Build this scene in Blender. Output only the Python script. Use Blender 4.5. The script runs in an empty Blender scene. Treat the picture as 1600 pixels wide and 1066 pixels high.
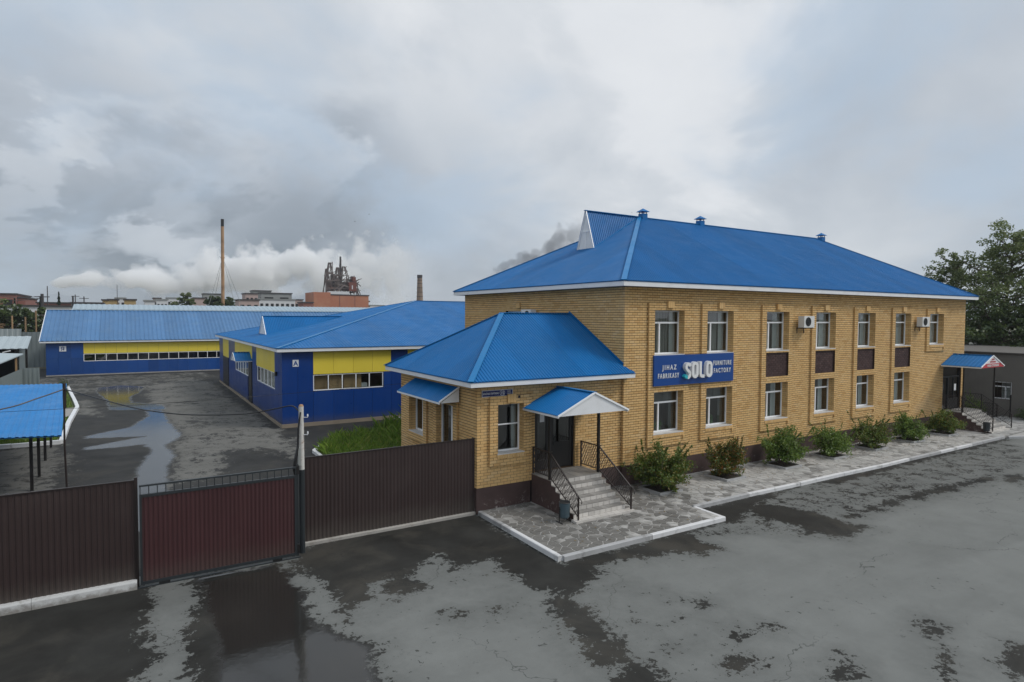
import bpy, bmesh, math, random
import numpy as np
from mathutils import Vector, Matrix
random.seed(7); rng = np.random.default_rng(7)
SC = bpy.context.scene
COL = SC.collection
# ------------------------------------------------------------------ camera
cam_d = bpy.data.cameras.new("camera"); cam = bpy.data.objects.new("camera", cam_d); COL.objects.link(cam)
SC.camera = cam
cam_d.sensor_width = 36.0; cam_d.lens = 965.6/1600*36.0; cam_d.clip_start = 0.1; cam_d.clip_end = 9000
_y, _p, _r = math.radians(31.7295), math.radians(-2.2814), math.radians(0.29975)
_F = Vector((math.cos(_p)*math.sin(_y), math.cos(_p)*math.cos(_y), math.sin(_p)))
_R0 = Vector((math.cos(_y), -math.sin(_y), 0)); _U0 = _R0.cross(_F)
_R = _R0*math.cos(_r) + _U0*math.sin(_r); _U = -_R0*math.sin(_r) + _U0*math.cos(_r)
M = Matrix((( _R.x, _U.x, -_F.x, -15.95), (_R.y, _U.y, -_F.y, -17.70), (_R.z, _U.z, -_F.z, 6.58), (0, 0, 0, 1)))
cam.matrix_world = M
# ------------------------------------------------------------------ view
SC.render.engine = 'CYCLES'
SC.view_settings.view_transform = 'Standard'; SC.view_settings.look = 'None'
SC.view_settings.exposure = 0.0; SC.view_settings.gamma = 1.0; SC.view_settings.use_curve_mapping = False
SC.cycles.max_bounces = 10; SC.cycles.diffuse_bounces = 3; SC.cycles.glossy_bounces = 3
SC.cycles.transparent_max_bounces = 12; SC.cycles.transmission_bounces = 3; SC.cycles.volume_bounces = 10
SC.cycles.use_denoising = True; SC.cycles.sample_clamp_indirect = 4.0
# ------------------------------------------------------------------ sun + sky
SUN_AZ = math.radians(52)      # from -Y towards +X
SUN_EL = math.radians(46)
sd = Vector((math.cos(SUN_EL)*math.sin(SUN_AZ), -math.cos(SUN_EL)*math.cos(SUN_AZ), math.sin(SUN_EL)))
sl = bpy.data.lights.new("sun", 'SUN'); sl.energy = 1.7; sl.angle = math.radians(18); sl.color = (1, 0.965, 0.91)
so = bpy.data.objects.new("sun", sl); COL.objects.link(so)
so.rotation_euler = sd.to_track_quat('Z', 'Y').to_euler(); so.location = (0, 0, 60)

class NT:
    """tiny node-tree helper"""
    def __init__(s, tree): s.t = tree; s.n = tree.nodes; s.l = tree.links
    def node(s, typ, **kw):
        n = s.n.new(typ)
        for k, v in kw.items(): setattr(n, k, v)
        return n
    def put(s, sock, v):
        if isinstance(v, bpy.types.NodeSocket): s.l.new(v, sock)
        elif v is not None:
            if sock.type == 'RGBA' and isinstance(v, (tuple, list)) and len(v) == 3: v = (*v, 1)
            sock.default_value = v
    def math(s, op, a, b=None, c=None, clamp=False):
        n = s.node('ShaderNodeMath', operation=op, use_clamp=clamp)
        s.put(n.inputs[0], a)
        if b is not None: s.put(n.inputs[1], b)
        if c is not None: s.put(n.inputs[2], c)
        return n.outputs[0]
    def vmath(s, op, a, b=None, sc=None):
        n = s.node('ShaderNodeVectorMath', operation=op)
        s.put(n.inputs[0], a)
        if b is not None: s.put(n.inputs[1], b)
        if sc is not None: s.put(n.inputs['Scale'], sc)
        return n.outputs['Value'] if op in ('DOT_PRODUCT', 'LENGTH', 'DISTANCE') else n.outputs[0]
    def sep(s, v):
        n = s.node('ShaderNodeSeparateXYZ'); s.put(n.inputs[0], v); return n.outputs
    def comb(s, x, y, z):
        n = s.node('ShaderNodeCombineXYZ'); s.put(n.inputs[0], x); s.put(n.inputs[1], y); s.put(n.inputs[2], z); return n.outputs[0]
    def noise(s, vec, scale=5, detail=3, rough=0.5, dist=0.0, col=False):
        n = s.node('ShaderNodeTexNoise'); s.put(n.inputs['Vector'], vec); s.put(n.inputs['Scale'], scale)
        n.inputs['Detail'].default_value = detail; n.inputs['Roughness'].default_value = rough; n.inputs['Distortion'].default_value = dist
        return n.outputs[1] if col else n.outputs[0]
    def maprange(s, v, a, b, c=0.0, d=1.0, smooth=False):
        n = s.node('ShaderNodeMapRange'); n.interpolation_type = 'SMOOTHSTEP' if smooth else 'LINEAR'
        s.put(n.inputs[0], v)
        for i, x in enumerate((a, b, c, d)): s.put(n.inputs[i+1], x)
        return n.outputs[0]
    def mix(s, f, a, b, mode='MIX'):
        n = s.node('ShaderNodeMix', data_type='RGBA', blend_type=mode)
        s.put(n.inputs[0], f); s.put(n.inputs[6], a); s.put(n.inputs[7], b); return n.outputs[2]
    def ramp(s, f, stops, interp='LINEAR'):
        n = s.node('ShaderNodeValToRGB'); s.put(n.inputs[0], f); cr = n.color_ramp; cr.interpolation = interp
        while len(cr.elements) < len(stops): cr.elements.new(0.5)
        for e, (p, c) in zip(cr.elements, stops): e.position = p; e.color = (*c, 1) if len(c) == 3 else c
        return n.outputs[0]
    def bump(s, h, dist=0.01, strength=1.0):
        n = s.node('ShaderNodeBump'); s.put(n.inputs['Height'], h); n.inputs['Distance'].default_value = dist
        n.inputs['Strength'].default_value = strength; return n.outputs[0]

W = bpy.data.worlds.new("World"); SC.world = W; W.use_nodes = True
t = NT(W.node_tree); t.n.clear()
sky = t.node('ShaderNodeTexSky', sky_type='NISHITA'); sky.sun_disc = False
sky.sun_elevation = SUN_EL; sky.sun_rotation = math.pi - SUN_AZ
tc = t.node('ShaderNodeTexCoord'); D = t.vmath('NORMALIZE', tc.outputs['Generated'])
dx, dy, dz = t.sep(D)
zc = t.math('ADD', t.math('MAXIMUM', dz, 0.0), 0.42)
pv = t.comb(t.math('DIVIDE', dx, zc), t.math('DIVIDE', dy, zc), 0.3)
big = t.noise(pv, 0.70, 4, 0.5, 0.25)
med = t.noise(t.vmath('ADD', pv, (4.1, 7.3, 2.0)), 2.1, 9, 0.56, 0.25)
soft = t.noise(t.vmath('ADD', D, (3.3, 1.2, 5.0)), 1.9, 2, 0.5, 0.2)
def lobe(dirv, a0, a1):   # cloud bank around one direction of the sky, from a0 (cos, rim) to a1 (cos, core)
    v = Vector(dirv).normalized()
    wob = t.math('MULTIPLY_ADD', t.math('SUBTRACT', med, 0.5), 0.16, t.vmath('DOT_PRODUCT', D, tuple(v)))
    return t.maprange(wob, a0, a1, 0, 1, True)
cv = t.math('MULTIPLY_ADD', t.math('SUBTRACT', big, 0.5), 0.55, 0.575)
cv = t.math('MULTIPLY_ADD', t.math('SUBTRACT', med, 0.5), 0.48, cv)
cv = t.math('MULTIPLY_ADD', t.math('SUBTRACT', soft, 0.5), 0.45, cv)
def px_dir(px, py):
    return _F + _R*((px-800)/965.6) - _U*((py-533)/965.6)
for (px, py, a0, a1, w) in ((930, 120, 0.93, 0.995, 0.16), (1020, 170, 0.985, 1.0, 0.07), (230, 170, 0.975, 0.999, 0.16), (330, 275, 0.99, 0.9997, 0.16),
                            (180, 345, 0.945, 0.992, -0.27), (40, 330, 0.95, 0.995, -0.12), (430, 375, 0.965, 0.996, -0.22), (640, 380, 0.965, 0.996, -0.15), (260, 440, 0.975, 0.998, -0.12), (1400, 300, 0.93, 0.99, -0.07),
                            (520, 55, 0.985, 0.999, 0.03), (1480, 110, 0.93, 0.99, 0.05), (780, 440, 0.985, 0.999, -0.05), (50, 415, 0.994, 0.9995, 0.16), (120, 120, 0.96, 0.99, 0.06)):
    cv = t.math('MULTIPLY_ADD', lobe(px_dir(px, py), a0, a1), w, cv)
ccol = t.ramp(cv, [(0.08, (0.235, 0.275, 0.325)), (0.30, (0.345, 0.39, 0.445)), (0.50, (0.50, 0.547, 0.605)), (0.66, (0.63, 0.67, 0.715)), (0.84, (0.78, 0.805, 0.835)), (0.97, (0.86, 0.88, 0.90))])
# thin bluish patches where the cover is open, and a pale strip along the horizon
blue = t.maprange(t.noise(t.vmath('ADD', pv, (9, 2, 1)), 1.3, 5, 0.55, 0.4), 0.50, 0.68, 0, 0.6, True)
ccol = t.mix(blue, ccol, (0.45, 0.57, 0.71))
hor = t.maprange(dz, 0.0, 0.10, 1, 0, True)
ccol = t.mix(t.math('MULTIPLY', hor, 0.25), ccol, (0.47, 0.53, 0.59))
ccol = t.vmath('SCALE', ccol, sc=t.maprange(dz, 0.35, 1.0, 1.0, 1.45, True))   # the cover is brightest overhead
bg1 = t.node('ShaderNodeBackground'); t.put(bg1.inputs[0], sky.outputs[0]); bg1.inputs[1].default_value = 0.1
bg2 = t.node('ShaderNodeBackground'); t.put(bg2.inputs[0], ccol); bg2.inputs[1].default_value = 1.0
ms = t.node('ShaderNodeMixShader'); ms.inputs[0].default_value = 0.94
t.l.new(bg1.outputs[0], ms.inputs[1]); t.l.new(bg2.outputs[0], ms.inputs[2])
wo = t.node('ShaderNodeOutputWorld'); t.l.new(ms.outputs[0], wo.inputs[0])

# ------------------------------------------------------------------ object helpers
def tag(o, label=None, cat=None, group=None, kind=None):
    if label: o['label'] = label
    if cat: o['category'] = cat
    if group: o['group'] = group
    if kind: o['kind'] = kind
    return o
def org(o):
    v = Vector((0, 0, 0))
    while o is not None: v += Vector(o.location); o = o.parent
    return v
def thing(name, label, cat, loc=(0, 0, 0), group=None):
    o = bpy.data.objects.new(name, None); o.empty_display_size = 0.3; COL.objects.link(o)
    o.location = loc; return tag(o, label, cat, group)
def link(name, me, mat=None, parent=None, loc=None):
    if mat is not None and not me.materials: me.materials.append(mat)
    o = bpy.data.objects.new(name, me); COL.objects.link(o)
    if loc is not None: o.location = loc
    if parent is not None: o.parent = parent
    return o
class MB:
    def __init__(s): s.v = []; s.f = []
    def add(s, vs, fs):
        b = len(s.v); s.v.extend(tuple(v) for v in vs); s.f.extend(tuple(i+b for i in f) for f in fs); return s
    def poly(s, *p): return s.add(p, [tuple(range(len(p)))])
    def box(s, x0, x1, y0, y1, z0, z1):
        x0, x1 = min(x0, x1), max(x0, x1); y0, y1 = min(y0, y1), max(y0, y1); z0, z1 = min(z0, z1), max(z0, z1)
        return s.add([(x0, y0, z0), (x1, y0, z0), (x1, y1, z0), (x0, y1, z0), (x0, y0, z1), (x1, y0, z1), (x1, y1, z1), (x0, y1, z1)],
                     [(0, 3, 2, 1), (4, 5, 6, 7), (0, 1, 5, 4), (1, 2, 6, 5), (2, 3, 7, 6), (3, 0, 4, 7)])
    def bar(s, a, b, w=0.04, h=None, up=(0, 0, 1)):
        a, b = Vector(a), Vector(b); d = (b-a).normalized(); u = Vector(up)
        if abs(d.dot(u)) > 0.98: u = Vector((0, 1, 0))
        r = d.cross(u).normalized(); u = r.cross(d).normalized(); h = w if h is None else h
        r *= w/2; u *= h/2
        return s.add([a-r-u, a+r-u, a+r+u, a-r+u, b-r-u, b+r-u, b+r+u, b-r+u],
                     [(0, 3, 2, 1), (4, 5, 6, 7), (0, 1, 5, 4), (1, 2, 6, 5), (2, 3, 7, 6), (3, 0, 4, 7)])
    def tube(s, pts, r, n=8, cap=True):
        pts = [Vector(p) for p in pts]; rs = r if isinstance(r, (list, tuple)) else [r]*len(pts)
        base = len(s.v); prev = None
        for i, p in enumerate(pts):
            d = (pts[min(i+1, len(pts)-1)]-pts[max(i-1, 0)]).normalized()
            if prev is None:
                a = Vector((0, 0, 1)) if abs(d.z) < 0.9 else Vector((1, 0, 0)); u = d.cross(a).normalized()
            else: u = (prev-d*prev.dot(d)).normalized()
            prev = u; w = d.cross(u)
            for k in range(n):
                an = 2*math.pi*k/n; s.v.append(tuple(p+(u*math.cos(an)+w*math.sin(an))*rs[i]))
        for i in range(len(pts)-1):
            for k in range(n):
                a = base+i*n+k; b = base+i*n+(k+1) % n; s.f.append((a, b, b+n, a+n))
        if cap:
            s.f.append(tuple(base+k for k in range(n))[::-1]); s.f.append(tuple(base+(len(pts)-1)*n+k for k in range(n)))
        return s
    def prism(s, poly, off):
        """closed prism: polygon (3d points) swept by off"""
        n = len(poly); off = Vector(off); p = [Vector(q) for q in poly]
        vs = p+[q+off for q in p]
        return s.add(vs, [tuple(range(n))[::-1], tuple(range(n, 2*n))]+[(i, (i+1) % n, (i+1) % n+n, i+n) for i in range(n)])
    def mesh(s, name, o=Vector((0, 0, 0))):
        me = bpy.data.meshes.new(name); me.from_pydata([(v[0]-o[0], v[1]-o[1], v[2]-o[2]) for v in s.v], [], s.f)
        bm = bmesh.new(); bm.from_mesh(me); bmesh.ops.recalc_face_normals(bm, faces=bm.faces); bm.to_mesh(me); bm.free()
        return me
    def raw(s, name, o):
        me = bpy.data.meshes.new(name); me.from_pydata([(v[0]-o[0], v[1]-o[1], v[2]-o[2]) for v in s.v], [], s.f); return me
    def build(s, name, mat, parent=None, loc=None, recalc=True, smooth=False):
        o = org(parent) if parent is not None else Vector(loc or (0, 0, 0))
        me = s.mesh(name, o) if recalc else s.raw(name, o)
        if smooth:
            for p in me.polygons: p.use_smooth = True
        return link(name, me, mat, parent, None if parent is not None else tuple(o))
def quads_mesh(name, V, mat, parent=None, o=(0, 0, 0), k=4):
    """V: (N,k,3) numpy -> separate faces"""
    N = V.shape[0]; me = bpy.data.meshes.new(name)
    me.vertices.add(N*k); me.vertices.foreach_set('co', (V.reshape(-1, 3)-np.array(o)).astype(np.float32).ravel())
    me.loops.add(N*k); me.loops.foreach_set('vertex_index', np.arange(N*k, dtype=np.int32))
    me.polygons.add(N); me.polygons.foreach_set('loop_start', np.arange(0, N*k, k, dtype=np.int32))
    me.polygons.foreach_set('loop_total', np.full(N, k, dtype=np.int32)); me.update(calc_edges=True)
    return link(name, me, mat, parent)

# ------------------------------------------------------------------ materials
MATS = {}
def newmat(name):
    m = bpy.data.materials.new(name); m.use_nodes = True; t = NT(m.node_tree); t.n.clear()
    out = t.node('ShaderNodeOutputMaterial'); b = t.node('ShaderNodeBsdfPrincipled'); t.l.new(b.outputs[0], out.inputs[0])
    return m, t, b, out
def rnd(t):
    g = t.node('ShaderNodeNewGeometry'); oi = t.node('ShaderNodeObjectInfo')
    return t.math('FRACT', t.math('ADD', g.outputs['Random Per Island'], oi.outputs['Random'])), g
def simple(name, col, rough=0.6, var=0.12, scale=3.0, fine=40.0, metal=0.0, spec=0.5, island=0.0, bump=0.0, dirt=None, dirt_amt=0.3, bscale=60, streak=0.0, splash=None):
    """painted / mineral surface: tone variation, fine grain, optional dirt patches, vertical streaks and bump"""
    if name in MATS: return MATS[name]
    m, t, b, out = newmat(name)
    r, g = rnd(t); P = g.outputs['Position']
    n1 = t.noise(P, scale, 4, 0.6); n2 = t.noise(P, fine, 2, 0.6)
    k = t.math('MULTIPLY_ADD', t.math('SUBTRACT', n1, 0.5), var*2, 1.0)
    k = t.math('MULTIPLY_ADD', t.math('SUBTRACT', n2, 0.5), var, k)
    if island: k = t.math('MULTIPLY_ADD', t.math('SUBTRACT', r, 0.5), island*2, k)
    if streak:
        sx, sy, sz = t.sep(P); sv = t.comb(t.math('MULTIPLY', sx, 6.0), t.math('MULTIPLY', sy, 6.0), t.math('MULTIPLY', sz, 0.35))
        k = t.math('MULTIPLY_ADD', t.math('SUBTRACT', t.noise(sv, 1.5, 4, 0.6), 0.5), streak*2, k)
    c = t.vmath('SCALE', col, sc=k)
    if dirt is not None:
        dm = t.maprange(t.noise(P, scale*0.7, 6, 0.65, 0.3), 0.50, 0.72, 0, dirt_amt, True)
        c = t.mix(dm, c, dirt)
    if splash:
        sz_ = t.sep(P)[2]; sm = t.maprange(t.math('ADD', sz_, t.math('MULTIPLY', t.math('SUBTRACT', t.noise(P, 3.0, 6, 0.7), 0.5), 0.5)), splash[0], splash[1], splash[2], 0.0, True); c = t.mix(sm, c, splash[3])
    t.put(b.inputs['Base Color'], c)
    t.put(b.inputs['Roughness'], t.maprange(n1, 0.2, 0.8, max(0.02, rough-0.08), min(1, rough+0.08)))
    b.inputs['Metallic'].default_value = metal; b.inputs['Specular IOR Level'].default_value = spec
    if bump: t.put(b.inputs['Normal'], t.bump(t.noise(P, bscale, 4, 0.6), bump, 0.7))
    MATS[name] = m; return m
def brickmat(name, stops, rough=0.75, stain=(0.30, 0.24, 0.17), white=0.25):
    m, t, b, out = newmat(name); r, g = rnd(t); P = g.outputs['Position']
    c = t.ramp(r, stops)
    n = t.noise(P, 0.55, 5, 0.6, 0.2); k = t.math('MULTIPLY_ADD', t.math('SUBTRACT', n, 0.5), 0.35, 1.0)
    k = t.math('MULTIPLY_ADD', t.math('SUBTRACT', t.noise(P, 30, 3, 0.7), 0.5), 0.15, k)
    c = t.vmath('SCALE', c, sc=k)
    eff = t.maprange(t.noise(t.vmath('ADD', P, (11, 5, 2)), 0.35, 5, 0.6, 0.4), 0.56, 0.75, 0, white, True)
    c = t.mix(eff, c, (0.62, 0.50, 0.36))
    t.put(b.inputs['Base Color'], c); b.inputs['Roughness'].default_value = rough; b.inputs['Specular IOR Level'].default_value = 0.3
    t.put(b.inputs['Normal'], t.bump(t.noise(P, 90, 3, 0.6), 0.003, 0.6)); return m
M_BRICK = brickmat("yellow_brick", [(0.0, (0.575, 0.345, 0.135)), (0.2, (0.65, 0.415, 0.175)), (0.5, (0.68, 0.44, 0.19)), (0.8, (0.68, 0.44, 0.19)), (0.93, (0.70, 0.48, 0.235)), (1.0, (0.57, 0.33, 0.12))])
M_MORTAR = simple("shadow_dark_mortar", (0.065, 0.038, 0.017), 0.9, 0.2, 8)  # very dark: shadow in the joints is put into the mortar colour
M_DBRICK = brickmat("brown_brick", [(0, (0.050, 0.028, 0.026)), (0.5, (0.068, 0.038, 0.036)), (1, (0.085, 0.05, 0.045))], 0.7, white=0.06)
M_DMORTAR = simple("brown_mortar", (0.035, 0.022, 0.02), 0.9, 0.2, 8)
def plinthmat():
    m, t, b, out = newmat("brown_plinth"); g = t.node('ShaderNodeNewGeometry'); P = g.outputs['Position']
    sx, sy, sz = t.sep(P)
    n = t.noise(P, 2.2, 5, 0.6); k = t.math('MULTIPLY_ADD', t.math('SUBTRACT', n, 0.5), 0.7, 1.0)
    c = t.vmath('SCALE', (0.070, 0.042, 0.038), sc=k)
    low = t.maprange(sz, 0.15, 0.62, 1.0, 0.0)
    peel = t.math('MULTIPLY', t.maprange(t.noise(P, 7, 6, 0.75, 0.5), 0.54, 0.62, 0, 1), t.maprange(t.noise(P, 1.3, 2, 0.5), 0.42, 0.56, 0, 1))
    c = t.mix(t.math('MULTIPLY', t.math('MULTIPLY', peel, low), 0.85), c, (0.42, 0.38, 0.35))
    t.put(b.inputs['Base Color'], c); b.inputs['Roughness'].default_value = 0.72
    t.put(b.inputs['Normal'], t.bump(t.noise(P, 40, 4, 0.7), 0.006, 0.8)); return m
M_PLINTH = plinthmat()
def roofmat(name, col, rough=0.38, sky_wash=0.0):
    m, t, b, out = newmat(name); r, g = rnd(t); P = g.outputs['Position']; oi = t.node('ShaderNodeObjectInfo')
    k = t.math('MULTIPLY_ADD', t.math('SUBTRACT', oi.outputs['Random'], 0.5), 0.16, 1.0)
    k = t.math('MULTIPLY_ADD', t.math('SUBTRACT', t.noise(P, 0.35, 5, 0.6, 0.3), 0.5), 0.35, k)
    k = t.math('MULTIPLY_ADD', t.math('SUBTRACT', t.noise(P, 14, 3, 0.7), 0.5), 0.15, k)
    c = t.vmath('SCALE', col, sc=k)
    d = t.maprange(t.noise(t.vmath('ADD', P, (5, 5, 5)), 0.8, 7, 0.7, 0.4), 0.5, 0.8, 0, 0.07+sky_wash, True)  # the added share mixes a grazing sky reflection into the colour
    c = t.mix(d, c, (0.17, 0.26, 0.33))
    t.put(b.inputs['Base Color'], c)
    t.put(b.inputs['Roughness'], t.maprange(t.noise(P, 1.2, 5, 0.6), 0.3, 0.7, rough-0.06, rough+0.12)); b.inputs['Specular IOR Level'].default_value = 0.25
    return m
M_ROOF = roofmat("blue_roof_paint", (0.0, 0.128, 0.36), 0.46)
M_ROOFC = roofmat("carport_roof_paint", (0.0, 0.175, 0.47), 0.42)
M_ROOFB = roofmat("sky_washed_blue_roof", (0.075, 0.185, 0.36), 0.38, 0.3)  # pale greyed blue: grazing reflection of the sky painted into the base colour
M_CAP = roofmat("roof_cap_lit_blue", (0.01, 0.175, 0.42), 0.35)  # roof blue made lighter, painting in how flat caps look brighter than ribs
M_WHITE = simple("white_paint", (0.78, 0.79, 0.80), 0.45, 0.05, 2, dirt=(0.45, 0.44, 0.42), dirt_amt=0.25)
M_PVC = simple("white_pvc", (0.88, 0.89, 0.90), 0.3, 0.03, 2)
M_SILL = simple("sill_sheet", (0.62, 0.60, 0.57), 0.4, 0.08, 3, dirt=(0.35, 0.33, 0.30))
M_BLACK = simple("black_metal", (0.012, 0.011, 0.011), 0.4, 0.2, 6)
M_DKBROWN = simple("dark_brown_steel", (0.022, 0.014, 0.012), 0.45, 0.2, 6)
M_GREYMET = simple("grey_steel", (0.022, 0.027, 0.030), 0.45, 0.2, 5)
M_FENCE = simple("brown_profiled_sheet", (0.036, 0.0215, 0.0195), 0.5, 0.12, 1.2, island=0.05, dirt=(0.08, 0.06, 0.055), dirt_amt=0.16, streak=0.14, splash=(0.1, 0.75, 0.5, (0.085, 0.075, 0.062)))
M_GATE = simple("oxblood_profiled_sheet", (0.055, 0.0185, 0.0195), 0.5, 0.12, 1.2, island=0.06, dirt=(0.10, 0.06, 0.05), dirt_amt=0.14, streak=0.14, splash=(0.1, 0.7, 0.4, (0.085, 0.07, 0.058)))
M_CONC = simple("concrete", (0.33, 0.315, 0.29), 0.85, 0.22, 3, dirt=(0.15, 0.14, 0.12), dirt_amt=0.5, bump=0.004)
M_KERB = simple("whitewashed_kerb", (0.66, 0.66, 0.66), 0.75, 0.12, 2.2, dirt=(0.24, 0.235, 0.225), dirt_amt=0.75, bump=0.004, bscale=30)
M_KERBG = simple("worn_kerb", (0.40, 0.40, 0.40), 0.8, 0.2, 2.2, dirt=(0.20, 0.195, 0.185), dirt_amt=0.8, bump=0.004, bscale=30)
def stonemat(name, dark, pale, isl):
    m, t, b, out = newmat(name); r, g = rnd(t); P = g.outputs['Position']; sx, sy, sz = t.sep(P)
    k = t.math('MULTIPLY_ADD', t.math('SUBTRACT', t.noise(P, 25, 3, 0.6), 0.5), 0.35, 1.0); k = t.math('MULTIPLY_ADD', t.math('SUBTRACT', r, 0.5), isl*2, k)
    dryf = t.math('ADD', t.maprange(sx, -4.0, 5.0, 0.0, 0.55), t.math('MULTIPLY', t.math('SUBTRACT', t.noise(P, 0.8, 6, 0.65, 0.4), 0.5), 1.6))   # flags dry out unevenly
    dryf = t.math('ADD', dryf, t.math('MULTIPLY', t.math('SUBTRACT', r, 0.5), 0.5)); dryf = t.maprange(dryf, 0.05, 0.6, 0, 1, True)
    c = t.vmath('SCALE', t.mix(dryf, dark, pale), sc=k); t.put(b.inputs['Base Color'], c); b.inputs['Roughness'].default_value = 0.75; b.inputs['Specular IOR Level'].default_value = 0.3
    t.put(b.inputs['Normal'], t.bump(t.noise(P, 45, 4, 0.65), 0.004, 0.8)); return m
M_STONE = stonemat("paving_flag", (0.165, 0.158, 0.145), (0.40, 0.39, 0.37), 0.14)
M_JOINT = simple("paving_joint", (0.36, 0.35, 0.33), 0.85, 0.35, 1.5, dirt=(0.14, 0.13, 0.115), dirt_amt=0.85)
M_TILE = simple("stair_tile", (0.56, 0.53, 0.49), 0.45, 0.12, 3, island=0.14, dirt=(0.25, 0.235, 0.21), dirt_amt=0.4)
M_TREAD = simple("stair_tread_tile", (0.27, 0.255, 0.235), 0.5, 0.15, 3, island=0.14, dirt=(0.2, 0.19, 0.17), dirt_amt=0.5)
M_BLUEW = simple("blue_wall_panel", (0.005, 0.045, 0.225), 0.33, 0.07, 0.8, island=0.08, dirt=(0.03, 0.07, 0.20), dirt_amt=0.3, streak=0.12, splash=(0.2, 0.75, 0.45, (0.09, 0.09, 0.09)))
M_BLUEB = simple("hall_blue_panel", (0.008, 0.062, 0.25), 0.38, 0.08, 0.8, island=0.16, dirt=(0.03, 0.09, 0.24), dirt_amt=0.3)
M_YELL = simple("yellow_wall_panel", (0.78, 0.62, 0.065), 0.42, 0.05, 0.8, island=0.03)
M_SIGN = simple("blue_sign_board", (0.004, 0.056, 0.25), 0.32, 0.06, 1.0)
M_LETTER = simple("white_letter", (0.78, 0.78, 0.77), 0.45, 0.04, 2)
M_TEAL = simple("teal_letter_tip", (0.03, 0.45, 0.52), 0.4, 0.05, 2)
M_NAVY = simple("navy_enamel", (0.012, 0.018, 0.11), 0.3, 0.06, 4)
M_RED = simple("red_film", (0.50, 0.035, 0.045), 0.4, 0.08, 4)
M_GREY = simple("grey_plaster", (0.15, 0.138, 0.12), 0.85, 0.2, 0.8, bump=0.01, dirt=(0.19, 0.175, 0.155), dirt_amt=0.5)
M_GSHEET = simple("grey_green_sheet", (0.17, 0.20, 0.20), 0.5, 0.1, 0.6, island=0.05)
M_PALES = simple("pale_sheet", (0.36, 0.42, 0.44), 0.45, 0.08, 0.4, island=0.04)
M_PALER = simple("pale_blue_grey_roof", (0.33, 0.41, 0.46), 0.6, 0.06, 0.25)
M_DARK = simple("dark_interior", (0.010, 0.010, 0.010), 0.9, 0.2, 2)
M_SOIL = simple("planter_soil", (0.045, 0.036, 0.026), 0.95, 0.4, 8, bump=0.02, bscale=25)
M_BARK = simple("bark", (0.11, 0.085, 0.065), 0.9, 0.3, 5, bump=0.02, bscale=12)
M_RUST = simple("rusty_stack_steel", (0.40, 0.24, 0.13), 0.8, 0.3, 0.25, dirt=(0.10, 0.055, 0.035), dirt_amt=0.9)
M_RBRICK = simple("far_red_brick", (0.40, 0.155, 0.085), 0.85, 0.18, 0.12, 1.5, dirt=(0.46, 0.24, 0.14), dirt_amt=0.6)
M_RBRICK2 = simple("far_dull_brick", (0.24, 0.10, 0.075), 0.85, 0.15, 0.2, 2)
M_FGREY = simple("far_grey_wall", (0.25, 0.26, 0.25), 0.85, 0.15, 0.1)
M_FPINK = simple("far_pinkish_wall", (0.42, 0.32, 0.29), 0.85, 0.15, 0.1)
M_FYEL = simple("far_ochre_wall", (0.40, 0.29, 0.13), 0.85, 0.15, 0.1)
M_FWHITE = simple("far_white_wall", (0.60, 0.61, 0.62), 0.8, 0.08, 0.1)
M_FDARK = simple("far_dark_roof", (0.05, 0.045, 0.045), 0.8, 0.2, 0.1)
M_WRECK = simple("rusted_plant_steel", (0.12, 0.095, 0.085), 0.75, 0.3, 0.3, dirt=(0.16, 0.07, 0.05), dirt_amt=0.8)
M_WRECKR = simple("red_brown_steel", (0.15, 0.045, 0.03), 0.75, 0.25, 0.3)
M_POLEP = simple("whitewashed_pole", (0.58, 0.565, 0.53), 0.7, 0.12, 5, dirt=(0.27, 0.16, 0.09), dirt_amt=0.75)
M_WOOD = simple("old_timber", (0.30, 0.19, 0.10), 0.85, 0.25, 3, island=0.2)
M_CARTON = simple("cardboard", (0.42, 0.28, 0.15), 0.85, 0.12, 3, island=0.1)
M_CURT = simple("pale_curtain", (0.50, 0.52, 0.515), 0.9, 0.1, 3, island=0.15)
M_CURTR = simple("reddish_curtain", (0.28, 0.10, 0.09), 0.9, 0.1, 3)
M_PLANT = simple("pot_plant_leaf", (0.05, 0.12, 0.03), 0.6, 0.3, 10, island=0.3)
M_BIN = simple("bin_paint", (0.05, 0.085, 0.105), 0.4, 0.2, 6, dirt=(0.12, 0.10, 0.08), dirt_amt=0.4)
M_AC = simple("ac_casing", (0.68, 0.68, 0.66), 0.4, 0.04, 4)
M_PAPER = simple("paper_notice", (0.75, 0.76, 0.78), 0.7, 0.03, 4)
def glassmat(name, tint, refl=1.0, rough=0.02):
    m, t, b, out = newmat(name); t.n.remove(b)
    tr = t.node('ShaderNodeBsdfTransparent'); tr.inputs[0].default_value = (*tint, 1)
    gl = t.node('ShaderNodeBsdfGlossy'); gl.inputs['Roughness'].default_value = rough; gl.inputs[0].default_value = (refl, refl, refl, 1)
    g = t.node('ShaderNodeNewGeometry'); wv = t.noise(g.outputs['Position'], 0.9, 2, 0.5)
    bp = t.bump(wv, 0.012, 0.5); t.put(gl.inputs['Normal'], bp)
    lw = t.node('ShaderNodeLayerWeight'); lw.inputs[0].default_value = 0.5
    f = t.maprange(t.math('POWER', lw.outputs['Facing'], 4.0), 0.0, 1.0, 0.115, 1.0)
    mx = t.node('ShaderNodeMixShader'); t.put(mx.inputs[0], f); t.l.new(tr.outputs[0], mx.inputs[1]); t.l.new(gl.outputs[0], mx.inputs[2])
    t.l.new(mx.outputs[0], out.inputs[0]); return m
M_GLASS = glassmat("window_glass", (0.72, 0.77, 0.76))
M_GLASSD = glassmat("tinted_glass", (0.42, 0.45, 0.46))
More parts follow.
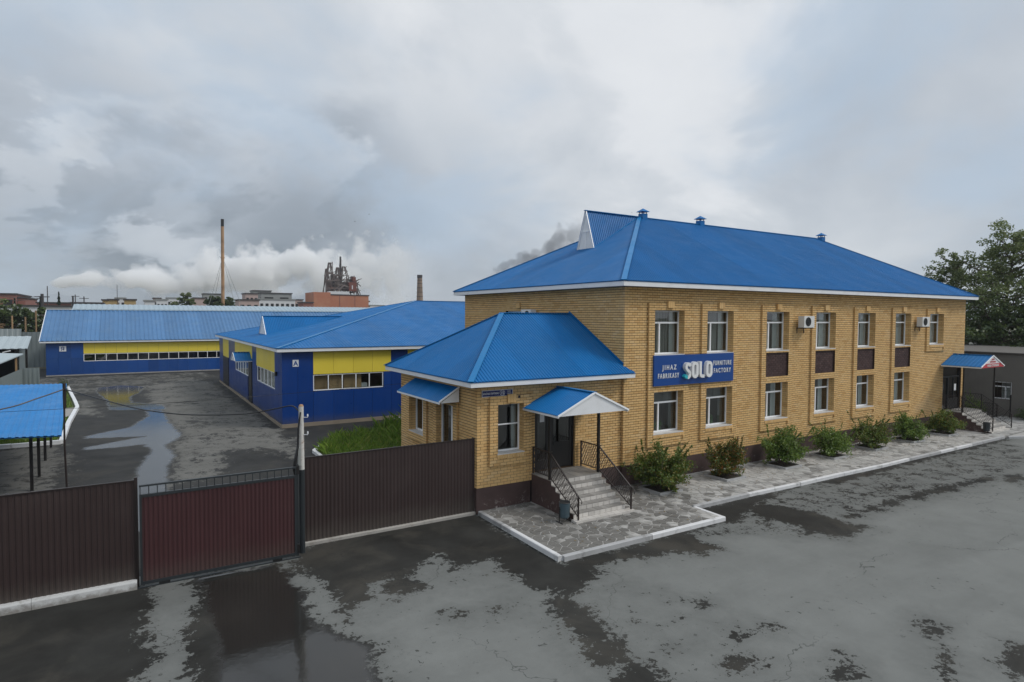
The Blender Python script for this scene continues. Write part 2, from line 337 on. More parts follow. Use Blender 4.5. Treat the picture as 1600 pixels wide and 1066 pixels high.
def leafmat(name, stops, trans=0.35):
    m, t, b, out = newmat(name); t.n.remove(b); r, g = rnd(t); P = g.outputs['Position']
    c = t.ramp(r, stops); k = t.math('MULTIPLY_ADD', t.math('SUBTRACT', t.noise(P, 1.3, 3, 0.6), 0.5), 0.9, 1.0)
    c = t.vmath('SCALE', c, sc=k)
    d = t.node('ShaderNodeBsdfDiffuse'); t.put(d.inputs[0], c)
    tl = t.node('ShaderNodeBsdfTranslucent'); t.put(tl.inputs[0], t.mix(0.5, c, (0.12, 0.16, 0.02)))
    mx = t.node('ShaderNodeMixShader'); mx.inputs[0].default_value = trans
    t.l.new(d.outputs[0], mx.inputs[1]); t.l.new(tl.outputs[0], mx.inputs[2])
    gl = t.node('ShaderNodeBsdfGlossy'); gl.inputs['Roughness'].default_value = 0.4
    m2 = t.node('ShaderNodeMixShader'); m2.inputs[0].default_value = 0.035; t.l.new(mx.outputs[0], m2.inputs[1]); t.l.new(gl.outputs[0], m2.inputs[2])
    t.l.new(m2.outputs[0], out.inputs[0]); return m
M_LEAF = leafmat("shrub_leaf", [(0, (0.07, 0.13, 0.025)), (0.4, (0.125, 0.215, 0.04)), (0.8, (0.19, 0.28, 0.055)), (1, (0.25, 0.30, 0.07))])
M_LEAFR = leafmat("turning_shrub_leaf", [(0, (0.05, 0.095, 0.02)), (0.3, (0.10, 0.155, 0.032)), (0.55, (0.13, 0.15, 0.03)), (0.78, (0.24, 0.14, 0.03)), (1, (0.34, 0.11, 0.03))])
M_LEAFM = leafmat("slightly_turning_shrub_leaf", [(0, (0.06, 0.11, 0.024)), (0.45, (0.115, 0.185, 0.038)), (0.8, (0.20, 0.23, 0.048)), (1, (0.25, 0.14, 0.035))])
M_LEAFT = leafmat("tree_leaf", [(0, (0.10, 0.14, 0.055)), (0.5, (0.17, 0.215, 0.085)), (1, (0.26, 0.285, 0.13))])
M_LEAFD = leafmat("dark_tree_leaf", [(0, (0.045, 0.072, 0.028)), (0.5, (0.08, 0.12, 0.045)), (1, (0.13, 0.165, 0.065))])
M_GRASS = leafmat("grass_blade", [(0, (0.08, 0.15, 0.022)), (0.5, (0.13, 0.235, 0.03)), (0.85, (0.19, 0.28, 0.045)), (1, (0.30, 0.27, 0.09))], 0.3)
M_NEEDLE = leafmat("conifer_needle", [(0, (0.012, 0.028, 0.014)), (1, (0.03, 0.05, 0.022))], 0.15)
M_TURF = simple("turf_soil", (0.06, 0.075, 0.02), 0.95, 0.4, 3, bump=0.02, bscale=20)

# ------------------------------------------------------------------ wall faces
class Face:
    """vertical wall plane. kind 'y': faces -Y at y=c, u=x ; kind 'x': faces -X at x=c, u=y ; kind '+x': faces +X"""
    def __init__(s, kind, c): s.k = kind; s.c = c
    def p(s, u, d, z):
        if s.k == 'y': return (u, s.c-d, z)
        if s.k == 'x': return (s.c-d, u, z)
        if s.k == '+x': return (s.c+d, u, z)
        return (u, s.c+d, z)
    def box(s, mb, u0, u1, d0, d1, z0, z1):
        a = s.p(u0, d0, z0); b = s.p(u1, d1, z1); mb.box(a[0], b[0], a[1], b[1], a[2], b[2]); return mb
    def quad(s, mb, u0, u1, z0, z1, d): return mb.poly(s.p(u0, d, z0), s.p(u1, d, z0), s.p(u1, d, z1), s.p(u0, d, z1))
    def open_box(s, mb, u0, u1, d0, d1, z0, z1):
        """front + 4 sides, no back (d0 is the back)"""
        v = [s.p(u0, d0, z0), s.p(u1, d0, z0), s.p(u1, d0, z1), s.p(u0, d0, z1), s.p(u0, d1, z0), s.p(u1, d1, z0), s.p(u1, d1, z1), s.p(u0, d1, z1)]
        return mb.add(v, [(4, 5, 6, 7), (0, 1, 5, 4), (1, 2, 6, 5), (2, 3, 7, 6), (3, 0, 4, 7)])
ZP = 0.87; CH = 0.098; BL = 0.26
def zc_(n): return ZP+n*CH
def brick_rects(u0, u1, n0, n1, holes=(), ph=0.0):
    out = []
    for n in range(n0, n1):
        off = (BL/2 if n % 2 else 0.0)+ph; k0 = math.floor((u0-off)/BL)-1; u = off+k0*BL
        iv = [(u0, u1)]
        for (a, b, na, nb) in holes:
            if na <= n < nb:
                nv = []
                for (p, q) in iv:
                    if b <= p or a >= q: nv.append((p, q)); continue
                    if a > p: nv.append((p, a))
                    if b < q: nv.append((b, q))
                iv = nv
        for (p, q) in iv:
            k = math.floor((p-off)/BL)
            while off+k*BL < q-1e-6:
                a = max(p, off+k*BL+0.0); b = min(q, off+(k+1)*BL); k += 1
                if a > p+1e-6: a += 0.007
                else: a += 0.0
                if b < q-1e-6: b -= 0.007
                if b-a > 0.03: out.append((a, b, zc_(n)+0.0095, zc_(n+1)-0.0095))
    return out
def bricks_to(mb, F, rects, d0=0.0, proud=0.008):
    for (a, b, z0, z1) in rects:
        j = random.uniform(-0.0025, 0.0025); F.open_box(mb, a, b, d0-0.001, d0+proud+j, z0, z1)
    return mb
def wall_core(mb, F, u0, u1, z0, z1, holes, d=0.0, depth=0.25):
    us = sorted(set([u0, u1]+[h[0] for h in holes]+[h[1] for h in holes])); us = [u for u in us if u0 <= u <= u1]
    zs = sorted(set([z0, z1]+[h[2] for h in holes]+[h[3] for h in holes])); zs = [z for z in zs if z0 <= z <= z1]
    for i in range(len(us)-1):
        for j in range(len(zs)-1):
            cu = (us[i]+us[i+1])/2; cz = (zs[j]+zs[j+1])/2
            if any(h[0] < cu < h[1] and h[2] < cz < h[3] for h in holes): continue
            F.quad(mb, us[i], us[i+1], zs[j], zs[j+1], d)
    for (a, b, c, e) in holes:
        for (q, w) in (((a, c), (b, c)), ((b, c), (b, e)), ((b, e), (a, e)), ((a, e), (a, c))):
            mb.poly(F.p(q[0], d, q[1]), F.p(w[0], d, w[1]), F.p(w[0], d-depth, w[1]), F.p(q[0], d-depth, q[1]))
    return mb
def reveal_bricks(mb, F, u, side, n0, n1, d_out, d_in, proud=0.006):
    """brick courses on the jamb of an opening; side=+1: jamb at larger u (faces smaller u)"""
    for n in range(n0, n1):
        z0 = zc_(n)+0.005; z1 = zc_(n+1)-0.005; L = d_out-d_in
        segs = [(d_out, d_in)] if (n % 2 == 0 or L < 0.14) else [(d_out, d_out-0.12), (d_out-0.13, d_in)]
        for (a, b) in segs:
            if side > 0: F.box(mb, u-proud, u+0.002, a-0.002, b, z0, z1)
            else: F.box(mb, u-0.002, u+proud, a-0.002, b, z0, z1)
    return mb
def window(F, parent, u0, u1, z0, z1, d, layout='T', sill=True, curtain=None, glass=None, sillw=0.10, stuff=None, z_split=0.72, m_split=0.33):
    """frame = the part; panes, sill, curtains = its sub-parts"""
    w = 0.055; fr = MB(); glass = glass or M_GLASS
    F.box(fr, u0, u0+w, d, d+0.06, z0, z1); F.box(fr, u1-w, u1, d, d+0.06, z0, z1)
    F.box(fr, u0+w, u1-w, d, d+0.06, z0, z0+w); F.box(fr, u0+w, u1-w, d, d+0.06, z1-w, z1)
    panes = []; a, b, c, e = u0+w, u1-w, z0+w, z1-w
    if layout == 'T':
        zt = z0+(z1-z0)*z_split; um = u0+(u1-u0)*m_split
        F.box(fr, a, b, d+0.001, d+0.065, zt-w*0.6, zt+w*0.6); F.box(fr, um-w*0.6, um+w*0.6, d+0.001, d+0.064, c, zt-w*0.6)
        panes = [(a, b, zt+w*0.6, e), (a, um-w*0.6, c, zt-w*0.6), (um+w*0.6, b, c, zt-w*0.6)]
    elif layout == 'H':
        zt = z0+(z1-z0)*0.56; F.box(fr, a, b, d+0.001, d+0.062, zt-0.02, zt+0.02)
        panes = [(a, b, zt+0.02, e), (a, b, c, zt-0.02)]
    elif layout == 'V':
        um = (u0+u1)/2; F.box(fr, um-w*0.6, um+w*0.6, d+0.001, d+0.062, c, e); panes = [(a, um-w*0.6, c, e), (um+w*0.6, b, c, e)]
    elif isinstance(layout, int):
        st = (b-a)/layout
        for i in range(layout):
            pa = a+i*st; pb = pa+st
            if i > 0: pa += w*0.5
            if i < layout-1: pb -= w*0.5; F.box(fr, pb, pb+w, d+0.001, d+0.062, c, e)
            panes.append((pa, pb, c, e))
    o = fr.build('window', M_PVC, parent)
    for q in panes:
        g = MB(); F.quad(g, q[0], q[1], q[2], q[3], d+0.03); g.build('pane', glass, o)
    if sill:
        s = MB(); F.box(s, u0-0.02, u1+0.02, d+0.06, sillw, z0-0.045, z0-0.005); s.build('sill', M_SILL, o)
    if curtain:
        for (ca, cb, zz0, zz1, mt, step) in curtain:
            A = u0+(u1-u0)*ca; B = u0+(u1-u0)*cb; q0 = z0+(z1-z0)*zz0; q1 = z0+(z1-z0)*zz1; cm = MB(); k = 0; u = A
            while u < B-1e-4:
                v = min(B, u+step); dd = d-0.12-(0.012 if k % 2 else 0.0)
                cm.poly(F.p(u, dd, q0), F.p(v, dd-0.012, q0), F.p(v, dd-0.012, q1), F.p(u, dd, q1)); u = v; k += 1
            cm.build('curtain', mt, o, recalc=False)
    return o

# ------------------------------------------------------------------ profiled sheets
def clip_iv(poly, h):
    """interval of s for the line at coordinate h through polygon [(h,s)]"""
    ss = []
    n = len(poly)
    for i in range(n):
        (a, sa), (b, sb) = poly[i], poly[(i+1) % n]
        if (a-h)*(b-h) <= 0 and abs(a-b) > 1e-9: ss.append(sa+(sb-sa)*(h-a)/(b-a))
    if len(ss) < 2: return None
    return min(ss), max(ss)
def sheets(poly3, along, mat, parent, name='roof_sheet', sheet=1.1, pitch=0.125, height=0.022, lift=0.0, wob=0.004, thick_edge=True):
    """profiled metal sheets covering the planar polygon poly3; ribs run along 'along'; every sheet is an object"""
    P = [Vector(p) for p in poly3]; nrm = Vector((0, 0, 0))
    for i in range(len(P)): nrm += (P[i]-P[0]).cross(P[(i+1) % len(P)]-P[0])
    nrm.normalize()
    al = Vector(along); al = (al-nrm*al.dot(nrm)).normalized(); hh = al.cross(nrm).normalized()
    q = [((p-P[0]).dot(hh), (p-P[0]).dot(al)) for p in P]
    h0 = min(a for a, _ in q); h1 = max(a for a, _ in q); n = max(1, round((h1-h0)/sheet)); st = (h1-h0)/n; objs = []
    for i in range(n):
        a, b = h0+i*st, h0+(i+1)*st; hs = []; k = math.floor(a/pitch)-1
        while k*pitch < b+pitch:
            for f, zz in ((0.0, 0), (0.38, 0), (0.5, 1), (0.88, 1)):
                v = (k+f)*pitch
                if a < v < b: hs.append((v, zz))
            k += 1
        def prof(v):
            f = (v/pitch) % 1.0
            return 0 if f < 0.38 else ((f-0.38)/0.12 if f < 0.5 else (1 if f < 0.88 else 1-(f-0.88)/0.12))
        hs = [(a+1e-4, prof(a+1e-4))]+hs+[(b-1e-4, prof(b-1e-4))]
        hs += [(v[0], prof(v[0])) for v in q if a < v[0] < b]; hs.sort()
        mb = MB(); last = None; lf = lift+random.uniform(0, wob)
        for (v, zz) in hs:
            iv = clip_iv(q, v)
            if iv is None or iv[1]-iv[0] < 1e-3: last = None; continue
            pa = P[0]+hh*v+al*iv[0]+nrm*(zz*height+lf); pb = P[0]+hh*v+al*iv[1]+nrm*(zz*height+lf)
            if last is not None: mb.poly(last[0], pa, pb, last[1])
            last = (pa, pb)
        if mb.f: objs.append(mb.build(name, mat, parent, recalc=False))
    return objs
def base_face(poly3, mat, parent, name, drop=0.02, offz=0.0):
    return MB().poly(*[(p[0], p[1], p[2]-drop+offz) for p in poly3]).build(name, mat, parent, recalc=False)

# ------------------------------------------------------------------ lettering
def text_mb(txt, size, F, u, z, d, ext=0.015, sx=1.0, bold=0.0, align='LEFT', space=1.0):
    cu = bpy.data.curves.new('txt', 'FONT'); cu.body = txt; cu.size = size; cu.extrude = ext; cu.offset = bold; cu.align_x = align; cu.space_character = space
    cu.resolution_u = 3
    ob = bpy.data.objects.new('txt', cu); COL.objects.link(ob)
    dg = bpy.context.evaluated_depsgraph_get(); me = ob.evaluated_get(dg).to_mesh()
    mb = MB(); flip = -1 if F.k in ('+x',) else 1
    vs = [F.p(u+(v.co.x*sx)*(flip), d+ext+v.co.z, z+v.co.y) if F.k != 'x' else F.p(u-v.co.x*sx, d+ext+v.co.z, z+v.co.y) for v in me.vertices]
    mb.add(vs, [tuple(p.vertices) for p in me.polygons])
    ob.evaluated_get(dg).to_mesh_clear(); COL.objects.unlink(ob); bpy.data.objects.remove(ob); bpy.data.curves.remove(cu)
    return mb

# ================================================================== SETTING: ground, asphalt, paving
def structure(o): o['kind'] = 'structure'; return o
structure(MB().poly((-4000, -1500, -0.03), (5000, -1500, -0.03), (5000, 7000, -0.03), (-4000, 7000, -0.03)).build(
    'ground', simple("far_dirt_ground", (0.11, 0.105, 0.07), 0.95, 0.3, 0.05, 0.6, dirt=(0.06, 0.08, 0.03), dirt_amt=0.7)))
WET = {
'W1':[(-18.52,-0.14),(-15.88,-0.39),(-15.56,-0.58),(-15.65,-1.69),(-15.80,-2.94),(-15.67,-4.29),(-15.93,-4.99),(-16.4,-7.5),(-24,-9),(-30,-9),(-30,3),(-22.03,1.63)],
'PUD':[(-14.72,-0.42),(-12.82,-0.83),(-12.50,-1.31),(-12.53,-2.81),(-12.67,-4.02),(-12.44,-4.97),(-12.11,-5.62),(-11.86,-6.06),(-12.09,-6.71),(-12.17,-7.28),(-12.20,-7.99),(-15.16,-6.19),(-15.10,-5.50),(-15.18,-4.32),(-15.06,-3.38),(-14.79,-2.21)],
'W3':[(-12.04,0.2),(-6.27,0.5),(-6.20,-4.51),(0.06,-4.44),(0.45,-3.2),(3.15,-3.15),(6.84,-3.22),(2.59,-3.98),(0.88,-4.71),(-1.10,-4.85),(-1.69,-5.20),(-1.66,-5.70),(-1.75,-6.05),(-2.55,-6.12),(-3.15,-5.55),(-4.13,-5.33),(-5.26,-5.27),(-6.05,-5.78),(-6.56,-5.91),(-7.16,-6.40),(-7.23,-6.99),(-7.37,-7.62),(-7.57,-8.33),(-7.68,-9.04),(-7.53,-9.69),(-7.86,-9.89),(-8.36,-10.71),(-9.45,-10.05),(-8.63,-9.42),(-8.31,-9.17),(-8.48,-8.74),(-8.32,-8.19),(-8.18,-7.35),(-8.03,-6.50),(-7.51,-5.91),(-7.78,-5.18),(-7.84,-4.25),(-7.73,-3.49),(-8.15,-3.39),(-8.79,-3.35),(-8.78,-2.49),(-9.21,-2.60),(-9.89,-3.02),(-9.96,-4.03),(-10.81,-4.31),(-10.95,-3.84),(-10.55,-3.07),(-11.11,-3.34),(-11.28,-4.03),(-11.81,-4.23),(-12.06,-4.65),(-12.00,-4.00),(-11.93,-2.68),(-12.21,-2.08),(-12.49,-0.88)],
'W4':[(3.25,-3.49),(3.28,-4.05),(3.71,-5.23),(3.61,-6.63),(3.79,-7.30),(2.76,-7.42),(2.00,-7.34),(1.70,-6.53),(1.83,-5.28),(1.11,-4.62)],
'W5':[(4.14,-6.20),(9.88,-5.97),(14.91,-6.50),(14.36,-6.77),(9.15,-6.53),(3.86,-6.49)],
'W6':[(6.84,-3.2),(25,-3.1),(25,-3.5),(14,-3.7),(8,-3.9)],
'b1':[(-5.02,-7.92),(-4.73,-8.09),(-4.86,-8.38),(-5.04,-8.16)],
'b2':[(-5.41,-9.22),(-5.09,-9.26),(-5.13,-9.48),(-5.44,-9.56),(-5.49,-9.41)],
'b3':[(-4.47,-9.46),(-4.38,-9.58),(-4.46,-9.91),(-4.57,-9.78)],
'b4':[(-6.93,-8.95),(-6.75,-9.06),(-6.82,-9.18),(-7.00,-9.13)],
'b5':[(-6.53,-10.10),(-6.01,-10.13),(-5.76,-10.12),(-5.59,-10.36),(-6.34,-10.39),(-6.52,-10.25)],
'b6':[(-5.09,-11.31),(-4.52,-11.16),(-4.19,-11.15),(-4.51,-11.49),(-4.95,-11.65),(-5.29,-11.49)],
'b7':[(-2.03,-11.80),(-2.14,-11.93),(-2.55,-12.22),(-3.24,-12.55),(-3.41,-12.49),(-2.71,-12.13)],
'b8':[(-1.83,-11.38),(-1.2,-11.2),(-1.3,-11.45),(-1.7,-11.6),(-2.1,-11.6)],
'b9':[(-1.97,-12.84),(-0.92,-12.67),(-0.75,-12.77),(-1.91,-13.35),(-2.21,-13.17)],
'b10':[(-9.94,-5.49),(-9.72,-5.56),(-9.92,-5.95),(-10.06,-5.80)],
'b11':[(-9.16,-5.96),(-8.96,-5.91),(-9.07,-6.19),(-9.21,-6.17)],
'b12':[(14.78,-6.66),(16.13,-6.85),(15.31,-7.56),(14.03,-7.36)]}
YDRY = {'a':[(-14.38,50.02),(-10.61,53.43),(-9.19,47.14),(-9.42,34.29),(-9.04,25.20),(-8.96,17.60),(-8.97,13.77),(-9.43,12.08),(-9.80,13.42),(-11.81,15.44),(-12.43,13.84),(-12.66,10.76),(-13.29,9.35),(-14.63,9.49),(-14.32,13.06),(-13.94,15.04),(-14.42,17.85),(-13.47,20.01),(-13.91,24.67),(-13.89,29.52),(-14.93,36.18)],
'b':[(-20.14,9.53),(-18.33,9.68),(-18.50,14.21),(-18.99,19.64),(-19.20,20.64),(-21.34,20.18),(-26.59,19.35),(-26,8)],
'c':[(-19.39,31.14),(-19.09,39.77),(-17.56,30.09),(-18.82,31.42)],
'd':[(-24,44),(-13,46),(-9,55),(-9,61),(-40,61),(-40,46)]}
WATER = {'PUD2':[(-14.62,-0.45),(-12.85,-0.82),(-12.58,-1.4),(-12.58,-2.9),(-12.72,-4.1),(-12.48,-5.0),(-12.18,-5.65),(-11.95,-6.1),(-12.15,-6.71),(-12.22,-7.28),(-12.3,-7.99),(-14.8,-6.5),(-14.7,-5.2),(-14.6,-4.2),(-14.6,-3.2),(-14.6,-1.6)],
'YW':[(-16.00,10.41),(-15.79,13.12),(-15.18,16.57),(-15.44,18.44),(-17.96,18.36),(-18.05,19.09),(-15.40,20.92),(-18.08,21.68),(-18.18,22.55),(-16.14,24.47),(-15.09,28.67),(-15.21,31.92),(-14.03,30.57),(-13.95,25.21),(-13.56,20.06),(-14.48,17.70),(-14.21,15.04),(-14.63,12.70),(-14.76,10.00),(-14.98,4.0),(-16.01,4.0)],
'YP2':[(-18.62,48.76),(-16.70,50.05),(-14.79,47.79),(-15.35,42.68),(-16.00,40.19),(-15.84,36.30),(-13.97,34.08),(-13.81,31.12),(-17.28,32.76),(-17.63,38.94),(-18.45,44.42)]}
def sdist(X, Y, poly):
    """signed distance, positive inside"""
    d = np.full(X.shape, 1e9); ins = np.zeros(X.shape, bool); n = len(poly)
    for i in range(n):
        ax, ay = poly[i]; bx, by = poly[(i+1) % n]; ex, ey = bx-ax, by-ay
        tt = np.clip(((X-ax)*ex+(Y-ay)*ey)/(ex*ex+ey*ey), 0, 1)
        d = np.minimum(d, (X-ax-tt*ex)**2+(Y-ay-tt*ey)**2)
        c = ((ay > Y) != (by > Y)); 
        with np.errstate(divide='ignore', invalid='ignore'): xi = (bx-ax)*(Y-ay)/(by-ay if by != ay else 1e-9)+ax
        ins ^= (c & (X < xi))
    d = np.sqrt(d); return np.where(ins, d, -d)
def asphalt_grid(name, xs, ys, z, mode, mat):
    X, Y = np.meshgrid(xs, ys); nx, ny = len(xs), len(ys)
    if mode == 'front':
        wet = np.full(X.shape, -9.0)
        for k, p in WET.items(): wet = np.maximum(wet, sdist(X, Y, p))
        mixed = sdist(X, Y, [(0.5, -3.2), (24, -3.2), (22, -5.6), (16, -6.4), (12, -6.1), (4, -6.3), (1.9, -7.2), (0.2, -5.6), (-1.2, -5.0), (0.1, -4.4)])
        wet = np.maximum(wet, np.minimum(mixed, -0.10)); ring = sdist(X, Y, [(-14.9, -0.9), (-11.8, -0.5), (-7.8, -3.2), (-6.6, -5.2), (-5.2, -7.5), (-6, -11), (-9, -10.2), (-8.3, -7), (-9.3, -4.2), (-12.3, -5.2), (-15.4, -6)])
        wet = np.maximum(wet, np.minimum(ring, -0.30))
        wet = np.where(X < -19, np.maximum(wet, 0.6), wet)
    else:
        dry = np.full(X.shape, -9.0)
        for k, p in YDRY.items(): dry = np.maximum(dry, sdist(X, Y, p) if k != 'd' else np.minimum(sdist(X, Y, p), -0.05))
        dry = np.where(dry > 0, np.minimum(dry, 0.35), dry)
        wet = -dry
    wat = np.full(X.shape, -9.0)
    for k, p in WATER.items(): wat = np.maximum(wat, sdist(X, Y, p))
    me = bpy.data.meshes.new(name)
    co = np.stack([X, Y, np.full(X.shape, z)], -1).reshape(-1, 3)
    me.vertices.add(nx*ny); me.vertices.foreach_set('co', co.astype(np.float32).ravel())
    i = np.arange(nx-1)[None, :]+np.arange(ny-1)[:, None]*nx; q = np.stack([i, i+1, i+1+nx, i+nx], -1).reshape(-1, 4)
    me.loops.add(q.size); me.loops.foreach_set('vertex_index', q.astype(np.int32).ravel())
    me.polygons.add(len(q)); me.polygons.foreach_set('loop_start', np.arange(0, q.size, 4, dtype=np.int32)); me.polygons.foreach_set('loop_total', np.full(len(q), 4, dtype=np.int32))
    me.update(calc_edges=True)
    for nm, arr in (('damp', wet), ('water', wat)):
        a = me.attributes.new(nm, 'FLOAT', 'POINT'); a.data.foreach_set('value', np.clip(arr, -3, 3).astype(np.float32).ravel())
    return structure(link(name, me, mat))
def asphaltmat(name, dryc, wetc, oldc, edge=0.0):
    m, t, b, out = newmat(name); g = t.node('ShaderNodeNewGeometry'); P = g.outputs['Position']
    da = t.node('ShaderNodeAttribute', attribute_name='damp').outputs['Fac']; wa = t.node('ShaderNodeAttribute', attribute_name='water').outputs['Fac']
    n1 = t.noise(P, 1.6, 8, 0.68, 0.4); n2 = t.noise(P, 7.0, 6, 0.7, 0.2); n3 = t.noise(P, 0.35, 4, 0.6, 0.3)
    jit = t.math('MULTIPLY', t.math('SUBTRACT', n1, 0.5), 1.7); jit = t.math('MULTIPLY_ADD', t.math('SUBTRACT', n2, 0.5), 1.5, jit)
    jit = t.math('MULTIPLY_ADD', t.math('SUBTRACT', t.noise(P, 19.0, 4, 0.7), 0.5), 0.55, jit)
    if edge:
        jit = t.math('MULTIPLY_ADD', t.math('SUBTRACT', n3, 0.5), edge, t.math('MULTIPLY', jit, 2.2)); st_ = t.vmath('MULTIPLY', P, (1.0, 0.35, 1.0)); jit = t.math('MULTIPLY_ADD', t.math('SUBTRACT', t.noise(st_, 2.4, 6, 0.72, 0.6), 0.5), 2.6, jit)
    lev = t.math('ADD', da, jit)
    damp = t.maprange(lev, -0.02, 0.03, 0, 1, True)
    # small left-over damp spots scattered in the dry area, and dry crumbs in the damp one
    sp = t.math('MULTIPLY', t.maprange(t.noise(P, 5.5, 5, 0.66, 0.4), 0.635, 0.655, 0, 1, True), t.maprange(t.noise(P, 0.35, 4, 0.6), 0.46, 0.60, 0, 1, True))
    sp = t.math('MAXIMUM', sp, t.math('MULTIPLY', t.maprange(t.noise(t.vmath('ADD', P, (7, 7, 0)), 14, 3, 0.6), 0.70, 0.72, 0, 0.8, True), t.maprange(t.noise(P, 0.5, 3, 0.5), 0.45, 0.6, 0, 1)))
    damp = t.math('MAXIMUM', damp, t.math('MULTIPLY', sp, 0.85))
    damp = t.math('MULTIPLY', damp, t.maprange(n3, 0.3, 0.7, 1.0, 0.88))
    water = t.maprange(t.math('ADD', wa, t.math('MULTIPLY', t.math('SUBTRACT', n1, 0.5), 0.7)), -0.12, 0.22, 0, 1, True)
    grit = t.noise(P, 55, 3, 0.75); mott = t.noise(P, 0.8, 7, 0.65, 0.5)
    k = t.math('MULTIPLY_ADD', t.math('SUBTRACT', grit, 0.5), 0.30, 1.0); k = t.math('MULTIPLY_ADD', t.math('SUBTRACT', mott, 0.5), 0.42, k)
    k = t.math('MULTIPLY_ADD', t.math('SUBTRACT', n2, 0.5), 0.14, k)
    vc = t.node('ShaderNodeTexVoronoi', feature='DISTANCE_TO_EDGE'); t.put(vc.inputs['Vector'], t.vmath('ADD', P, t.vmath('SCALE', t.noise(P, 0.9, 4, 0.6, 0.0, True), sc=1.8))); vc.inputs['Scale'].default_value = 0.16
    crack = t.math('MULTIPLY', t.maprange(vc.outputs['Distance'], 0.0, 0.0035, 1, 0), t.maprange(t.noise(P, 0.22, 2, 0.5), 0.42, 0.55, 0, 1))
    # slow drying tones: pale haloes along old tracks and a half-dry rim round the damp parts
    trk = t.noise(t.vmath('MULTIPLY', P, (0.10, 0.55, 1.0)), 1.0, 5, 0.6, 0.6); k = t.math('MULTIPLY_ADD', t.math('SUBTRACT', trk, 0.5), 0.40, k)
    k = t.math('MULTIPLY', k, t.maprange(t.math('ADD', da, t.math('MULTIPLY', t.math('SUBTRACT', n1, 0.5), 1.6)), -0.9, 0.1, 1.0, 0.80, True))
    dry = t.vmath('SCALE', dryc, sc=k); wet = t.vmath('SCALE', wetc, sc=t.math('MULTIPLY_ADD', t.math('SUBTRACT', mott, 0.5), 0.9, k))
    brown = t.maprange(t.noise(t.vmath('ADD', P, (3, 8, 1)), 0.5, 5, 0.6, 0.5), 0.48, 0.70, 0, 0.65, True)
    wet = t.mix(brown, wet, oldc)
    c = t.mix(damp, dry, wet); c = t.mix(t.math('MULTIPLY', crack, 0.7), c, (0.03, 0.03, 0.028))
    c = t.mix(t.math('MULTIPLY', water, 0.75), c, (0.016, 0.015, 0.013))
    t.put(b.inputs['Base Color'], c)
    rg = t.mix(damp, (0.92, 0.92, 0.92), (0.62, 0.62, 0.62)); rg = t.mix(water, rg, (0.085, 0.085, 0.085)); t.put(b.inputs['Roughness'], t.sep(rg)[0])
    t.put(b.inputs['Specular IOR Level'], t.math('MULTIPLY_ADD', water, 0.46, 0.06))
    h = t.math('ADD', t.math('MULTIPLY', grit, 0.7), t.math('MULTIPLY', n2, 0.5)); h = t.math('MULTIPLY', h, t.math('SUBTRACT', 1.0, water)); h = t.math('MULTIPLY_ADD', t.math('MULTIPLY', t.noise(P, 6.0, 3, 0.6), water), 0.45, h)
    t.put(b.inputs['Normal'], t.bump(h, 0.006, 0.8)); return m
M_ASPH = asphaltmat("weathered_forecourt_asphalt", (0.178, 0.183, 0.174), (0.033, 0.032, 0.029), (0.066, 0.060, 0.050))
M_ASPHY = asphaltmat("weathered_yard_asphalt", (0.165, 0.162, 0.150), (0.042, 0.042, 0.041), (0.062, 0.058, 0.050), 2.6)
asphalt_grid('road', np.concatenate([np.arange(-45, -19, 1.0), np.arange(-19, 16, 0.1), np.arange(16, 60, 1.0)]), np.concatenate([np.arange(-40, -14, 1.0), np.arange(-14, 0.205, 0.1)]), 0.0, 'front', M_ASPH)
asphalt_grid('yard', np.concatenate([np.arange(-45, -20, 0.5), np.arange(-20, -8, 0.12), np.arange(-8, 60, 1.0)]), np.concatenate([np.array([0.2-0.0]), np.arange(0.35, 36, 0.15), np.arange(36, 75, 0.4)]), 0.0, 'yard', M_ASPHY)
M_CP = simple("carport_slab", (0.17, 0.155, 0.13), 0.85, 0.25, 0.9, bump=0.004, dirt=(0.09, 0.085, 0.075), dirt_amt=0.6)

# ---- paving of irregular flags
def vor_cells(x0, x1, y0, y1, cell):
    nx = int((x1-x0)/cell)+3; ny = int((y1-y0)/cell)+3
    pts = [[(x0+(i-1+0.5+random.uniform(-.42, .42))*cell, y0+(j-1+0.5+random.uniform(-.42, .42))*cell) for j in range(ny)] for i in range(nx)]
    out = []
    for i in range(nx):
        for j in range(ny):
            cx, cy = pts[i][j]; poly = [(x0, y0), (x1, y0), (x1, y1), (x0, y1)]
            for a in range(max(0, i-2), min(nx, i+3)):
                for b in range(max(0, j-2), min(ny, j+3)):
                    if (a, b) == (i, j): continue
                    px, py = pts[a][b]; mx, my = (px+cx)/2, (py+cy)/2; ex, ey = px-cx, py-cy; new = []
                    for k in range(len(poly)):
                        p, q = poly[k], poly[(k+1) % len(poly)]
                        dp = (p[0]-mx)*ex+(p[1]-my)*ey; dq = (q[0]-mx)*ex+(q[1]-my)*ey
                        if dp <= 0: new.append(p)
                        if dp*dq < 0: s = dp/(dp-dq); new.append((p[0]+(q[0]-p[0])*s, p[1]+(q[1]-p[1])*s))
                    poly = new
                    if len(poly) < 3: break
                if len(poly) < 3: break
            if len(poly) >= 3:
                A = 0.5*abs(sum(poly[k][0]*poly[(k+1) % len(poly)][1]-poly[(k+1) % len(poly)][0]*poly[k][1] for k in range(len(poly))))
                if A > 0.012: out.append((poly, A))
    return out
pav = MB(); pav.box(-6.12, 0.30, -4.40, 0.118, -0.02, 0.112); pav.box(0.30, 33.5, -3.10, -0.002, -0.02, 0.112)
paving = structure(pav.build('paving', M_JOINT, loc=(0, 0, 0)))
cells = vor_cells(-6.12, 0.30, -4.40, 0.118, 0.27)+vor_cells(0.30, 33.5, -3.10, -0.002, 0.30)
camx, camy = -15.95, -17.7
